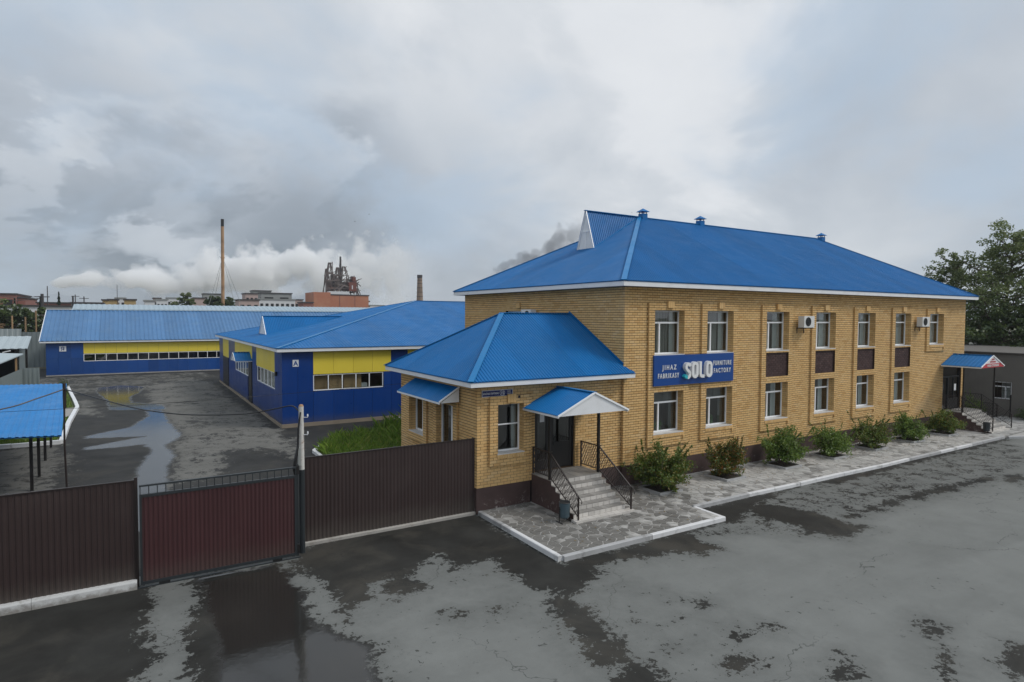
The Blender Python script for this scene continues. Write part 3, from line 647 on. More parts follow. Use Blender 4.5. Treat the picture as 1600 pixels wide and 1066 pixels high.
cells = [c for c in cells if not (-4.1 < sum(p[0] for p in c[0])/len(c[0]) < -2.0 and sum(p[1] for p in c[0])/len(c[0]) > -2.4)]
def ctr(c): return (sum(p[0] for p in c[0])/len(c[0]), sum(p[1] for p in c[0])/len(c[0]))
cells.sort(key=lambda c: -c[1]/((ctr(c)[0]-camx)**2+(ctr(c)[1]-camy)**2)**1.5)
rest = MB()
def flag(mb, poly):
    cx = sum(p[0] for p in poly)/len(poly); cy = sum(p[1] for p in poly)/len(poly); zt = 0.118+random.uniform(0, 0.007)
    sh = []
    for p in poly:
        L = math.hypot(p[0]-cx, p[1]-cy); s = max(0.3, (L-0.022)/L); sh.append((cx+(p[0]-cx)*s, cy+(p[1]-cy)*s))
    n = len(sh); mb.add([(x, y, zt) for x, y in sh]+[(x, y, 0.108) for x, y in sh], [tuple(range(n))]+[(i, i+n, (i+1) % n+n, (i+1) % n) for i in range(n)])
for i, c in enumerate(cells):
    if i < 300: m_ = MB(); flag(m_, c[0]); m_.build('paving_stone', M_STONE, paving, recalc=False)
    else: flag(rest, c[0])
o = rest.build('paving_stones', M_STONE, paving, recalc=False); o['kind'] = 'stuff'

# ---- kerbs
kerb = structure(MB().box(-6.24, -6.14, -4.5, 0.1, -0.02, 0.02).build('kerb', M_CONC, loc=(0, 0, 0)))
def kerbrun(pts, L, H=0.145, w=0.15, mats=(M_KERB,)):
    k = 0
    for i in range(len(pts)-1):
        a = Vector((*pts[i], 0)); b = Vector((*pts[i+1], 0)); d = (b-a); n = max(1, round(d.length/L)); d /= n
        for j in range(n):
            p = a+d*j; q = a+d*(j+1); u = d.normalized(); r = Vector((u.y, -u.x, 0))*w/2; g = u*0.012
            p, q = p+g, q-g; zz = H+random.uniform(-.008, .008); off = r*random.uniform(-.12, .12); p += off; q += off; c = 0.018
            mb = MB(); c2 = r*(1-c*2/w)
            prof = [p-r, p-r+Vector((0, 0, zz-c)), p-c2+Vector((0, 0, zz)), p+c2+Vector((0, 0, zz)), p+r+Vector((0, 0, zz-c)), p+r]
            prof = [v-Vector((0, 0, 0.02)) if abs(v.z) < 1e-6 else v for v in prof]
            mb.prism(prof, q-p); mb.build('kerbstone', mats[k % len(mats)], kerb); k += 1
kerbrun([(-6.20, 0.05), (-6.20, -4.49)], 1.5, mats=(M_KERBG, M_KERB, M_KERB))
kerbrun([(-6.14, -4.47), (0.36, -4.47)], 3.2, 0.14, mats=(M_KERBG, M_KERB))
kerbrun([(0.32, -4.40), (0.36, -3.22)], 1.2, 0.125)
kerbrun([(0.38, -3.17), (3.3, -3.14), (6.3, -3.2), (9.3, -3.2), (12.1, -3.26), (14.6, -3.22), (17.6, -3.22), (21, -3.2), (25.0, -3.16)], 3.0, 0.13, mats=(M_KERBG, M_KERB, M_KERB, M_KERB, M_KERB, M_KERBG, M_KERB))
kerbrun([(25.1, -3.3), (27.2, -4.2), (32.0, -6.0)], 2.6, 0.12, mats=(M_KERBG,))
pav2 = MB(); pav2.prism([(25.1, -3.25, -0.01), (33.5, -3.12, -0.01), (33.5, -6.5, -0.01), (27.2, -4.1, -0.01)], (0, 0, 0.115)); structure(pav2.build('pavement', M_JOINT, loc=(0, 0, 0)))

# ================================================================== OFFICE BUILDING
EZ, RZ = 7.93, 11.78
LX, DY = 27.75, 13.1
office = thing('office_building', 'two storey office of yellow brick with hipped blue metal roof and row of white windows', 'building', (0, 0, 0))
FF = Face('y', 0.0); FL = Face('x', 0.0)
OP = [(1.50, 3.15), (4.50, 6.15), (8.40, 10.05), (12.15, 13.80), (15.78, 17.43), (19.45, 21.10), (23.22, 24.87)]
NL0, NL1, NU0, NU1, NT_, NB = 11, 28, 43, 61, 64, 6
DOORX = (25.15, 27.45)
holes = []; holes_n = []
for i, (a, b) in enumerate(OP):
    holes_n.append((a, b, NU0, NU1))
    if i < 6: holes_n.append((a, b, NL0, NL1))
hz = [(a, b, zc_(p), zc_(q)) for (a, b, p, q) in holes_n]
surr = [(a-0.30, b+0.30, (NB if i < 6 else 39), NT_) for i, (a, b) in enumerate(OP)]
core = MB(); wall_core(core, FF, 0, LX, ZP, 7.80, hz+[(DOORX[0], DOORX[1], ZP, 3.72)], 0.0, 0.36)
LW = [(7.05, 8.70, zc_(NU0), zc_(NU1))]
wall_core(core, FL, 0, DY, ZP, 7.80, LW, 0.0, 0.30)
core.poly((LX, 0, ZP), (LX, DY, ZP), (LX, DY, 7.8), (LX, 0, 7.8)); core.poly((0, DY, ZP), (LX, DY, ZP), (LX, DY, 7.8), (0, DY, 7.8))
wallo = core.build('wall', M_MORTAR, office, recalc=False)
inner = MB(); inner.box(0.32, LX-0.3, 0.32, DY-0.3, 4.28, 4.42); inner.box(0.32, LX-0.3, 5.0, 5.1, 0.9, 7.7)
for x in (7.2, 11.1, 14.8, 18.5, 22.1): inner.box(x, x+0.1, 0.32, 5.0, 0.9, 7.7)
inner.box(0.32, LX-0.3, 0.32, DY-0.3, 0.8, 0.92); inner.box(0.32, LX-0.3, 0.32, DY-0.3, 7.7, 7.76)
inner.build('partition', simple("room_wall", (0.16, 0.155, 0.14), 0.9, 0.1, 2), office)
# brickwork of the facades
bm_ = MB(); hl = [s for s in surr]+[(DOORX[0], DOORX[1], 0, 29)]
bricks_to(bm_, FF, brick_rects(0.0, LX, 0, 71, hl)); o = bm_.build('brickwork', M_BRICK, wallo, recalc=False); o['kind'] = 'stuff'
bm_ = MB(); bricks_to(bm_, FL, brick_rects(0.0, DY, 30, 71, [(7.05, 8.70, NU0, NU1)], 0.0)); o = bm_.build('brickwork', M_BRICK, wallo, recalc=False); o['kind'] = 'stuff'
bm_ = MB(); bricks_to(bm_, FL, brick_rects(0.0, 0.12, 0, 30, [])); o = bm_.build('brickwork', M_BRICK, wallo, recalc=False); o['kind'] = 'stuff'
SD = 0.09
for i, (a, b) in enumerate(OP):
    s0, s1, na, nb = surr[i]; hh_ = [(a, b, NU0, NU1)]
    if i < 6: hh_.append((a, b, NL0, NL1))
    if 2 <= i < 6: hh_.append((a, b, 31, 42))
    m_ = MB(); zz = [(h[0], h[1], zc_(h[2]), zc_(h[3])) for h in hh_]
    wall_core(m_, FF, s0, s1, zc_(na), zc_(nb), zz, SD-0.008, 0.055)
    for u in (s0, s1): m_.poly(FF.p(u, 0, zc_(na)), FF.p(u, SD-0.008, zc_(na)), FF.p(u, SD-0.008, zc_(nb)), FF.p(u, 0, zc_(nb)))
    for z in (zc_(na), zc_(nb)): m_.poly(FF.p(s0, 0, z), FF.p(s1, 0, z), FF.p(s1, SD-0.008, z), FF.p(s0, SD-0.008, z))
    so_ = m_.build('window_surround', M_MORTAR, office, recalc=False)
    m_ = MB(); bricks_to(m_, FF, brick_rects(s0, s1, na, nb, hh_, s0), SD-0.008)
    for h in hh_:
        if h[2] == 31: continue
        reveal_bricks(m_, FF, h[1], +1, h[2], h[3], SD, -0.27); reveal_bricks(m_, FF, h[0], -1, h[2], h[3], SD, -0.27)
    # side face of the surround and soldier courses over / under the openings
    for n in range(na, nb): FF.box(m_, s0-0.005, s0+0.004, 0.005, SD-0.002, zc_(n)+0.005, zc_(n+1)-0.005)
    o = m_.build('brickwork', M_BRICK, so_, recalc=False); o['kind'] = 'stuff'
    k_ = MB(); uc = (a+b)/2
    for j in range(3): FF.box(k_, uc-0.17+j*0.115, uc-0.17+j*0.115+0.107, SD, SD+0.075, zc_(NU1)+0.10, zc_(NU1)+0.36)
    k_.build('keystone', M_BRICK, office)
    k_ = MB(); u = a-0.02
    low = zc_(NL0) if i < 6 else zc_(NU0)
    while u < b+0.02: FF.box(k_, u, min(u+0.085, b+0.05), SD-0.004, SD+0.022, low-0.15, low-0.05); u += 0.097
    FF.box(k_, b-0.035, b+0.035, SD, SD+0.06, low-0.27, low-0.152)
    k_.build('sill_course', M_BRICK, office)
    if 2 <= i < 6:
        k_ = MB(); FF.quad(k_, a, b, zc_(31), zc_(42), 0.006); po = k_.build('dark_brick_panel', M_DMORTAR, office, recalc=False)
        k_ = MB(); bricks_to(k_, FF, brick_rects(a, b, 31, 42, (), a), 0.006); o = k_.build('brickwork', M_DBRICK, po, recalc=False); o['kind'] = 'stuff'
    rr = random.random; M_BLIND = simple('dull_blind', (0.15, 0.155, 0.15), 0.9, 0.15, 3, island=0.45)
    cur_u = [(0.02, 0.72, 0.0, 1.0, M_BLIND, 0.085), (0.76, 0.98, 0, 1, M_CURT, 0.2)] if i == 0 else ([(0.02, 0.70, 0.0, 1.0, M_BLIND, 0.3), (0.74, 0.97, 0.0, 1.0, M_CURT, 0.2)] if i == 1 else [(0.58+0.08*rr(), 0.98, 0.0, 1.0, M_CURT, 0.4), (0.0, 0.42+0.1*rr(), 0.0, 1.0, M_CURT, 0.4)])
    window(FF, office, a, b, zc_(NU0)+0.02, zc_(NU1), -0.27, curtain=cur_u)
    if i < 6:
        cur_l = [(0.78, 0.98, 0.0, 1.0, M_BLIND, 0.3), (0.0, 0.98, 0.73, 1.0, M_BLIND, 0.5)] if i < 2 else [(0.62, 0.86, 0.0, 1.0, M_CURT, 0.3), (0.0, 0.3, 0, 1, M_BLIND, 0.3)]
        w_ = window(FF, office, a, b, zc_(NL0)+0.02, zc_(NL1), -0.27, curtain=cur_l)
        pm = MB()
        for q in range(3 if i < 5 else 1):
            pu = a+0.35+rr()*0.9; pz = zc_(NL0)+0.05
            for l_ in range(26):
                an = rr()*6.28; el = 0.3+rr()*1.1; L = 0.12+0.2*rr(); s = Vector(FF.p(pu, -0.42, pz+0.12)); e = s+Vector((math.cos(an)*math.cos(el)*L, abs(math.sin(an))*math.cos(el)*L*0.4, math.sin(el)*L)); pm.bar(s, e, 0.03, 0.004)
            pm.box(pu-0.06, pu+0.06, 0.40, 0.52, pz-0.02, pz+0.12)
        pm.build('window_plant', M_PLANT, w_)
window(FL, office, 7.05, 8.70, zc_(NU0), zc_(NU1), -0.2, curtain=[(0.3, 0.97, 0, 1, M_CURT, 0.15)])
k_ = MB(); FL.box(k_, 7.3, 7.62, 0.0, 0.09, 6.98, 7.22); k_.build('keystone', M_BRICK, office)
# plinth
for q_ in ((-0.035, 25.15, -0.035, 0.3, 0.02, 0.866), (27.45, LX+0.03, -0.035, 0.3, 0.02, 0.866), (LX-0.2, LX+0.03, 0.3, DY, 0.02, 0.866)): MB().box(*q_).build('plinth', M_PLINTH, office)
# roof
O = 0.5; x0, x1, y0, y1 = -O, LX+O, -O, DY+O; yr = DY/2; xa, xb = 6.85, 22.4
rf = MB(); rf.box(x0+0.03, x1-0.03, y0+0.03, y1-0.03, 7.742, 7.76)
roof = rf.build('roof', simple("soffit_boards", (0.45, 0.46, 0.48), 0.7, 0.1, 2), office)
A, B, C_, D_ = (x0, y0, EZ), (x1, y0, EZ), (x1, y1, EZ), (x0, y1, EZ); Pa, Pb = (xa, yr, RZ), (xb, yr, RZ)
base_face([A, B, Pb, Pa], M_ROOF, roof, 'roof_deck'); base_face([D_, A, Pa], M_ROOF, roof, 'roof_deck'); base_face([B, C_, Pb], M_ROOF, roof, 'roof_deck'); base_face([C_, D_, Pa, Pb], M_ROOF, roof, 'roof_deck')
sheets([A, B, Pb, Pa], (0, 1, 0.5), M_ROOF, roof); sheets([D_, A, Pa], (1, 0, 0.5), M_ROOF, roof); sheets([B, C_, Pb], (-1, 0, 0.7), M_ROOF, roof); sheets([C_, D_, Pa, Pb], (0, -1, 0.5), M_ROOF, roof)
def cap(a, b, parent, w=0.17, mat=None, nm='ridge_cap', up=(0, 0, 1)):
    return MB().bar(Vector(a)+Vector((0, 0, 0.025)), Vector(b)+Vector((0, 0, 0.025)), w, 0.03, up).build(nm, mat or M_CAP, parent)
cap(Pa, Pb, roof); cap(A, Pa, roof, 0.2, nm='hip_cap'); cap(D_, Pa, roof, 0.2, nm='hip_cap'); cap(B, Pb, roof, 0.2, nm='hip_cap'); cap(C_, Pb, roof, 0.2, nm='hip_cap')
def fascia(parent, x0, x1, y0, y1, zb, zt, sides='fblr', t_=0.03):
    for s_, bx in (('f', (x0, x1, y0, y0+t_)), ('b', (x0, x1, y1-t_, y1)), ('l', (x0, x0+t_, y0+t_+.002, y1-t_-.002)), ('r', (x1-t_, x1, y0+t_+.002, y1-t_-.002))):
        if s_ in sides: MB().box(bx[0], bx[1], bx[2], bx[3], zb, zt).build('fascia', M_WHITE, parent)
fascia(roof, x0+0.02, x1-0.02, y0+0.02, y1-0.02, 7.735, 7.915)
# gable dormer on the left hip
dx_ = 3.3; slope = (RZ-EZ)/(xa-x0); zb = EZ+(dx_-x0)*slope
def dormer(parent, xg, yc, hw, zbase, ztop, xend, roofmat, capmat):
    m_ = MB(); m_.prism([(xg, yc-hw, zbase), (xg, yc+hw, zbase), (xg, yc, ztop)], (0.03, 0, 0)); dm = m_.build('dormer', M_WHITE, parent)
    for s_ in (-1, 1):
        e = MB(); e.bar((xg-0.02, yc+s_*hw*1.04, zbase-0.02), (xg-0.02, yc, ztop+0.02), 0.05, 0.09); e.build('barge_board', M_PVC, dm)
        poly = [(xg-0.06, yc+s_*hw*1.05, zbase+0.01), (xg-0.06, yc, ztop+0.03), (xend, yc, ztop+0.03)]
        sheets(poly, (0, s_*1.0, -(ztop-zbase)/hw), roofmat, dm, sheet=1.1)
        MB().bar(poly[0], poly[2], 0.12, 0.02).build('valley_cap', capmat, dm)
    MB().bar((xg-0.08, yc, ztop+0.045), (xend+0.05, yc, ztop+0.045), 0.14, 0.03).build('ridge_cap', capmat, dm)
    MB().box(xg-0.03, xg-0.002, yc-hw*0.52, yc+hw*0.52, zbase+(ztop-zbase)*0.46, zbase+(ztop-zbase)*0.50).build('dormer_rail', M_PVC, dm)
    MB().box(xg-0.028, xg-0.002, yc-0.03, yc+0.03, zbase, zbase+(ztop-zbase)*0.455).build('dormer_rail', M_PVC, dm)
    return dm
dormer(roof, dx_, yr, 0.62, zb-0.02, RZ, xa-0.05, M_ROOF, M_CAP)
# ridge vents
for vx in (7.1, 11.47, 23.07):
    v = MB(); zt_ = RZ+0.02 if vx < 22.4 else RZ-0.06; v.box(vx-0.17, vx+0.17, yr-0.17, yr+0.17, zt_-0.35, zt_+0.20); vo = v.build('roof_vent', M_ROOF, office)
    v = MB()
    for sx in (-1, 1):
        for sy in (-1, 1): v.box(vx+sx*0.13-0.015, vx+sx*0.13+0.015, yr+sy*0.13-0.015, yr+sy*0.13+0.015, zt_+0.20, zt_+0.30)
    v.build('cap_stay', M_BLACK, vo)
    v = MB(); q = 0.26; zz = zt_+0.30
    v.add([(vx-q, yr-q, zz), (vx+q, yr-q, zz), (vx+q, yr+q, zz), (vx-q, yr+q, zz), (vx, yr, zz+0.19)], [(0, 1, 4), (1, 2, 4), (2, 3, 4), (3, 0, 4), (3, 2, 1, 0)]); v.build('vent_cap', M_ROOF, vo)
# glazed corner entrance of the office
dr = MB(); a_, b_ = DOORX
for (u0, u1, z0, z1) in ((a_, a_+0.09, 0.98, 3.70), (b_-0.09, b_, 0.98, 3.70), (a_+0.09, b_-0.09, 3.62, 3.70), (a_+0.09, b_-0.09, 3.02, 3.10), (a_+0.80, a_+0.92, 0.98, 3.02)): FF.box(dr, u0, u1, -0.16, -0.06, z0, z1)
FF.box(dr, a_+0.92, b_-0.09, -0.15, -0.09, 0.98, 1.75); FF.box(dr, a_+1.55, a_+1.63, -0.149, -0.075, 1.75, 3.02)
do = dr.build('door', M_BLACK, office)
for q in ((a_+0.09, a_+0.80, 0.98, 3.02), (a_+0.92, a_+1.55, 1.75, 3.02), (a_+1.63, b_-0.09, 1.75, 3.02), (a_+0.09, b_-0.09, 3.10, 3.62)):
    g = MB(); FF.quad(g, *q, -0.11); g.build('pane', M_GLASSD, do)

n_ = MB(); FF.box(n_, a_+1.70, a_+1.95, -0.105, -0.10, 2.2, 2.6); n_.build('paper_notice', M_PAPER, do)

# ================================================================== ENTRANCE ANNEX
ax0, ay0, ay1 = -6.27, 0.12, 6.80
annex = thing('entrance_annex', 'single storey yellow brick entrance wing with blue hipped roof on the near office end', 'building', (-3.1, 3.4, 0))
AF = Face('y', ay0); AL = Face('x', ax0)
AW = (-5.52, -4.48, 11, 28)      # window (course index)
zd0, zd1 = 1.13, 3.50
AD = (-3.98, -2.20)
core = MB(); wall_core(core, AF, ax0, 0, ZP, 4.34, [(AW[0], AW[1], zc_(AW[2]), zc_(AW[3])), (AD[0], AD[1], zd0, zd1)], 0, 0.36)
LWIN = (4.35, 5.75, 11, 25); LDOOR = (1.75, 3.12, 3, 26)
wall_core(core, AL, ay0, ay1, ZP, 4.34, [(LWIN[0], LWIN[1], zc_(LWIN[2]), zc_(LWIN[3])), (LDOOR[0], LDOOR[1], zc_(LDOOR[2]), zc_(LDOOR[3]))], 0, 0.3)
core.poly((ax0, ay1, ZP), (0, ay1, ZP), (0, ay1, 4.34), (ax0, ay1, 4.34))
awall = core.build('wall', M_MORTAR, annex, recalc=False)
# the nearest bricks one by one
asur = (AW[0]-0.30, AW[1]+0.30, 7, 31)
nd = math.ceil((zd1-ZP)/CH); ndb = math.floor((zd0-ZP)/CH)
rects = brick_rects(ax0, 0.0, 0, 35, [asur, (AD[0], AD[1], ndb, nd)], ax0)
rects += [(r[0], r[1], r[2], r[3], 1) for r in brick_rects(asur[0], asur[1], asur[2], asur[3], [AW], asur[0])]
def scr(r): 
    dd = (r[0]-camx)*0.526+(ay0-camy)*0.85; return (r[1]-r[0])*(r[3]-r[2])/dd/dd
rects.sort(key=lambda r: -scr(r)); cache = {}; restm = MB(); cnt = 0
for r in rects:
    pd = SD-0.008 if len(r) == 5 else 0.0
    if cnt < 300 and r[1]-r[0] > 0.2:
        key = (round(r[1]-r[0], 3), 0)
        if key not in cache:
            mb = MB(); w2 = (r[1]-r[0])/2; mb.add([(-w2, 0, -0.044), (w2, 0, -0.044), (w2, 0, 0.044), (-w2, 0, 0.044), (-w2, -0.009, -0.044), (w2, -0.009, -0.044), (w2, -0.009, 0.044), (-w2, -0.009, 0.044)], [(4, 5, 6, 7), (0, 1, 5, 4), (1, 2, 6, 5), (2, 3, 7, 6), (3, 0, 4, 7)])
            cache[key] = mb.raw('brick', Vector((0, 0, 0)))
        c = Vector(((r[0]+r[1])/2, ay0-pd-random.uniform(0, .002), (r[2]+r[3])/2))-org(awall)
        link('brick', cache[key], M_BRICK, awall, tuple(c)); cnt += 1
    else: bricks_to(restm, AF, [r[:4]], pd)
reveal_bricks(restm, AF, AW[1], +1, AW[2], AW[3], SD, -0.27)
reveal_bricks(restm, AF, AD[1], +1, ndb, nd, 0.0, -0.18); reveal_bricks(restm, AF, AD[0], -1, ndb, nd, 0.0, -0.18)
for n in range(asur[2], asur[3]): AF.box(restm, asur[0]-0.005, asur[0]+0.004, 0.005, SD-0.002, zc_(n)+0.005, zc_(n+1)-0.005)
o = restm.build('brickwork', M_BRICK, awall, recalc=False); o['kind'] = 'stuff'
m_ = MB(); wall_core(m_, AF, asur[0], asur[1], zc_(asur[2]), zc_(asur[3]), [(AW[0], AW[1], zc_(AW[2]), zc_(AW[3]))], SD-0.008, 0.055)
for u in asur[:2]: m_.poly(AF.p(u, 0, zc_(7)), AF.p(u, SD-0.008, zc_(7)), AF.p(u, SD-0.008, zc_(31)), AF.p(u, 0, zc_(31)))
for z in (zc_(7), zc_(31)): m_.poly(AF.p(asur[0], 0, z), AF.p(asur[1], 0, z), AF.p(asur[1], SD-0.008, z), AF.p(asur[0], SD-0.008, z))
m_.build('window_surround', M_MORTAR, annex, recalc=False)
m_ = MB(); lh = [LWIN, LDOOR]
bricks_to(m_, AL, brick_rects(ay0, ay1, 0, 35, [(q[0]-0.30, q[1]+0.30, q[2]-3 if q is LWIN else 0, 29) for q in lh], ay0))
for q in lh:
    sur = (q[0]-0.30, q[1]+0.30, q[2]-3 if q is LWIN else 0, 29); bricks_to(m_, AL, brick_rects(*sur, [q], sur[0]), SD-0.008)
    reveal_bricks(m_, AL, q[1], +1, q[2], q[3], SD, -0.2); reveal_bricks(m_, AL, q[0], -1, q[2], q[3], SD, -0.2)
    for n in range(sur[2], sur[3]): AL.box(m_, sur[0]-0.005, sur[0]+0.004, 0.005, SD-0.002, zc_(n)+0.005, zc_(n+1)-0.005)
o = m_.build('brickwork', M_BRICK, awall, recalc=False); o['kind'] = 'stuff'
m_ = MB()
for q in lh:
    z0q = zc_(q[2]-3) if q is LWIN else ZP
    wall_core(m_, AL, q[0]-0.30, q[1]+0.30, z0q, zc_(29), [(q[0], q[1], max(z0q, zc_(q[2])), zc_(q[3]))], SD-0.008, 0.055)
    for u in (q[0]-0.30, q[1]+0.30): m_.poly(AL.p(u, 0, z0q), AL.p(u, SD-0.008, z0q), AL.p(u, SD-0.008, zc_(29)), AL.p(u, 0, zc_(29)))
m_.build('window_surround', M_MORTAR, annex, recalc=False)
inn = MB(); inn.box(ax0+0.3, -0.02, ay0+0.3, ay1-0.1, 4.0, 4.05); inn.box(ax0+0.3, -0.02, 3.6, 3.7, 0.9, 4.0); inn.box(ax0+0.3, -0.02, ay0+0.3, ay1-0.1, 0.9, 0.98)
inn.build('partition', bpy.data.materials['room_wall'], annex)
k_ = MB(); uc = (AW[0]+AW[1])/2
for j in range(3): AF.box(k_, uc-0.17+j*0.115, uc-0.063+j*0.115, SD, SD+0.06, zc_(AW[3])+0.06, zc_(AW[3])+0.34)
k_.build('keystone', M_BRICK, annex)
k_ = MB(); u = AW[0]-0.02
while u < AW[1]+0.02: AF.box(k_, u, min(u+0.085, AW[1]+0.05), SD-0.004, SD+0.022, zc_(11)-0.15, zc_(11)-0.05); u += 0.097
k_.build('sill_course', M_BRICK, annex)
window(AF, annex, AW[0], AW[1], zc_(11)+0.02, zc_(28), -0.27, 'H', curtain=[(0.0, 0.24, 0.45, 1.0, M_CURTR, 0.08), (0.78, 0.98, 0.0, 1.0, M_CURT, 0.1)])
window(AL, annex, LWIN[0], LWIN[1], zc_(11)+0.02, zc_(25), -0.27, 'V', curtain=[(0.05, 0.5, 0, 1, M_CURT, 0.12)])
# side door (white frame, dark glass)
dm = MB(); u0, u1, z0, z1 = LDOOR[0], LDOOR[1], zc_(3), zc_(26)
for q in ((u0, u0+0.07, z0, z1), (u1-0.07, u1, z0, z1), (u0+0.07, u1-0.07, z1-0.07, z1), (u0+0.07, u1-0.07, z0, z0+0.25), (u0+0.42, u0+0.54, z0+0.25, z1-0.07)): AL.box(dm, q[0], q[1], -0.2, -0.12, q[2], q[3])
dd_ = dm.build('door', M_PVC, annex)
for q in ((u0+0.07, u0+0.42), (u0+0.54, u1-0.07)):
    g = MB(); AL.quad(g, q[0], q[1], z0+0.25, z1-0.07, -0.16); g.build('pane', M_GLASSD, dd_)
# main entrance door
dm = MB(); u0, u1 = AD; um = u0+0.72
for q in ((u0, u0+0.08, zd0, zd1), (u1-0.08, u1, zd0, zd1), (u0+0.08, u1-0.08, zd1-0.10, zd1), (um-0.05, um+0.05, zd0, zd1-0.10)): AF.box(dm, q[0], q[1], -0.17, -0.08, q[2], q[3])
dd_ = dm.build('door', M_BLACK, annex)
def leaf(p, a, b, zs):
    m = MB(); AF.box(m, a, a+0.10, -0.16, -0.105, zd0+0.03, zd1-0.11); AF.box(m, b-0.10, b, -0.16, -0.105, zd0+0.03, zd1-0.11)
    AF.box(m, a+0.10, b-0.10, -0.16, -0.105, zd1-0.24, zd1-0.11); AF.box(m, a+0.10, b-0.10, -0.159, -0.115, zd0+0.03, zs)
    l = m.build('door_leaf', M_BLACK, p)
    g = MB(); AF.quad(g, a+0.10, b-0.10, zs, zd1-0.24, -0.13); g.build('pane', M_GLASSD, p)
leaf(dd_, u0+0.085, um-0.055, zd0+0.35); leaf(dd_, um+0.055, u1-0.085, zd0+0.95)
h_ = MB(); h_.tube([AF.p(um+0.13, -0.10, 2.0), AF.p(um+0.13, -0.02, 2.03), AF.p(um+0.13, -0.02, 2.33), AF.p(um+0.13, -0.10, 2.36)], 0.016, 6); h_.build('door_handle', M_GREYMET, dd_)
n_ = MB(); AF.box(n_, u0+0.28, u0+0.47, -0.102, -0.10, 2.85, 3.12); n_.build('paper_notice', M_PAPER, dd_)
n_ = MB(); AF.box(n_, AD[0]-0.75, AD[0]-0.66, 0.0, 0.10, 3.80, 3.89); n_.build('wall_bracket', M_BLACK, annex)
# plinth
for q_ in ((ax0-0.03, -4.17, ay0-0.03, ay0+0.2, 0.02, 0.866), (-1.93, -0.04, ay0-0.03, ay0+0.2, 0.02, 0.866), (ax0-0.03, ax0+0.2, ay0+0.2, ay1, 0.02, 0.866)): MB().box(*q_).build('plinth', M_PLINTH, annex)
# roof
ex0, ey0, ey1 = -6.80, -0.42, 7.34; ez, rz = 4.47, 6.70; ry = 3.46; hx = -3.35
rf = MB(); rf.box(ex0+0.03, -0.012, ey0+0.03, ey1-0.03, 4.29, 4.31); rf.box(-0.012, 0.21, ey0+0.03, -0.012, 4.29, 4.31)
aroof = rf.build('roof', bpy.data.materials['soffit_boards'], annex)
fr = [(ex0, ey0, ez), (0.24, ey0, ez), (-0.012, 0.0, ez+(0.42)*(rz-ez)/(ry-ey0)), (-0.012, ry, rz), (hx, ry, rz)]
lf = [(ex0, ey1, ez), (ex0, ey0, ez), (hx, ry, rz)]; bk = [(-0.012, ey1, ez), (ex0, ey1, ez), (hx, ry, rz), (-0.012, ry, rz)]
for q, al in ((fr, (0, 1, 0.58)), (lf, (1, 0, 0.6)), (bk, (0, -1, 0.58))): base_face(q, M_ROOF, aroof, 'roof_deck'); sheets(q, al, M_ROOF, aroof)
cap((hx, ry, rz), (-0.02, ry, rz), aroof, 0.18); cap(lf[1], lf[2], aroof, 0.2, nm='hip_cap'); cap(lf[0], lf[2], aroof, 0.2, nm='hip_cap')
MB().bar((-0.02, ey0+0.45, ez+0.31), (-0.02, ry, rz+0.06), 0.05, 0.12).build('wall_flashing', M_ROOF, aroof)
fascia(aroof, ex0+0.02, 0.22, ey0+0.02, ey1-0.02, 4.30, 4.455, 'flb')
MB().box(0.19, 0.22, ey0+0.052, -0.012, 4.30, 4.455).build('fascia', M_WHITE, aroof)

# ================================================================== LIGHT INDUSTRIAL HALLS
hall = thing('blue_hall', 'dark blue and yellow panelled hall with hipped blue roof, marked A at its near corner', 'building', (-8.5, 19.7, 0))
HX0, HX1, HY0, HY1 = -8.5, 21.0, 19.7, 49.0; HF = Face('y', HY0); HL = Face('x', HX0)
cm = MB(); wall_core(cm, HF, HX0, HX1, 0.22, 4.5, [(-6.72, -2.37, 2.08, 3.04), (2.4, 7.2, 2.08, 3.04)], -0.05, 0.15)
wall_core(cm, HL, HY0, HY1, 0.22, 4.5, [(21.8, 28.2, 2.02, 3.08), (32.0, 38.5, 2.0, 3.06)], -0.05, 0.15)
cm.poly((HX1, HY0, 0), (HX1, HY1, 0), (HX1, HY1, 4.5), (HX1, HY0, 4.5)); cm.poly((HX0, HY1, 0), (HX1, HY1, 0), (HX1, HY1, 4.5), (HX0, HY1, 4.5))
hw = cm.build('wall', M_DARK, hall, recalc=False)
def panels(F, parent, u0, u1, z0, z1, mat, w=1.2, d=0.0, g=0.006, wob=0.004):
    n = max(1, round((u1-u0)/w)); s = (u1-u0)/n
    for i in range(n): m = MB(); F.open_box(m, u0+i*s+g, u0+(i+1)*s-g, d-0.05, d+random.uniform(0, wob), z0+g, z1-g); m.build('wall_panel', mat, parent, recalc=False)
panels(HF, hw, -8.5, -6.72, 0.22, 4.45, M_BLUEW, 0.9); panels(HF, hw, -6.72, -1.86, 3.06, 4.45, M_YELL, 1.215); panels(HF, hw, -6.72, -1.86, 0.22, 2.06, M_BLUEW, 1.215)
panels(HF, hw, -2.35, -1.86, 2.06, 3.06, M_BLUEW, 0.5); panels(HF, hw, -1.86, -0.73, 0.22, 4.45, M_BLUEW, 1.2); panels(HF, hw, -0.73, 0.47, 3.06, 4.45, M_YELL, 1.2); panels(HF, hw, -0.73, 0.47, 0.22, 3.06, M_BLUEW, 1.2)
panels(HF, hw, 0.47, 20.9, 0.22, 4.45, M_BLUEW, 1.2)
panels(HL, hw, 19.7, 21.8, 0.22, 4.45, M_BLUEW, 1.05); panels(HL, hw, 21.8, 28.2, 3.08, 4.45, M_YELL, 1.2); panels(HL, hw, 21.8, 28.2, 0.22, 2.02, M_BLUEW, 1.2)
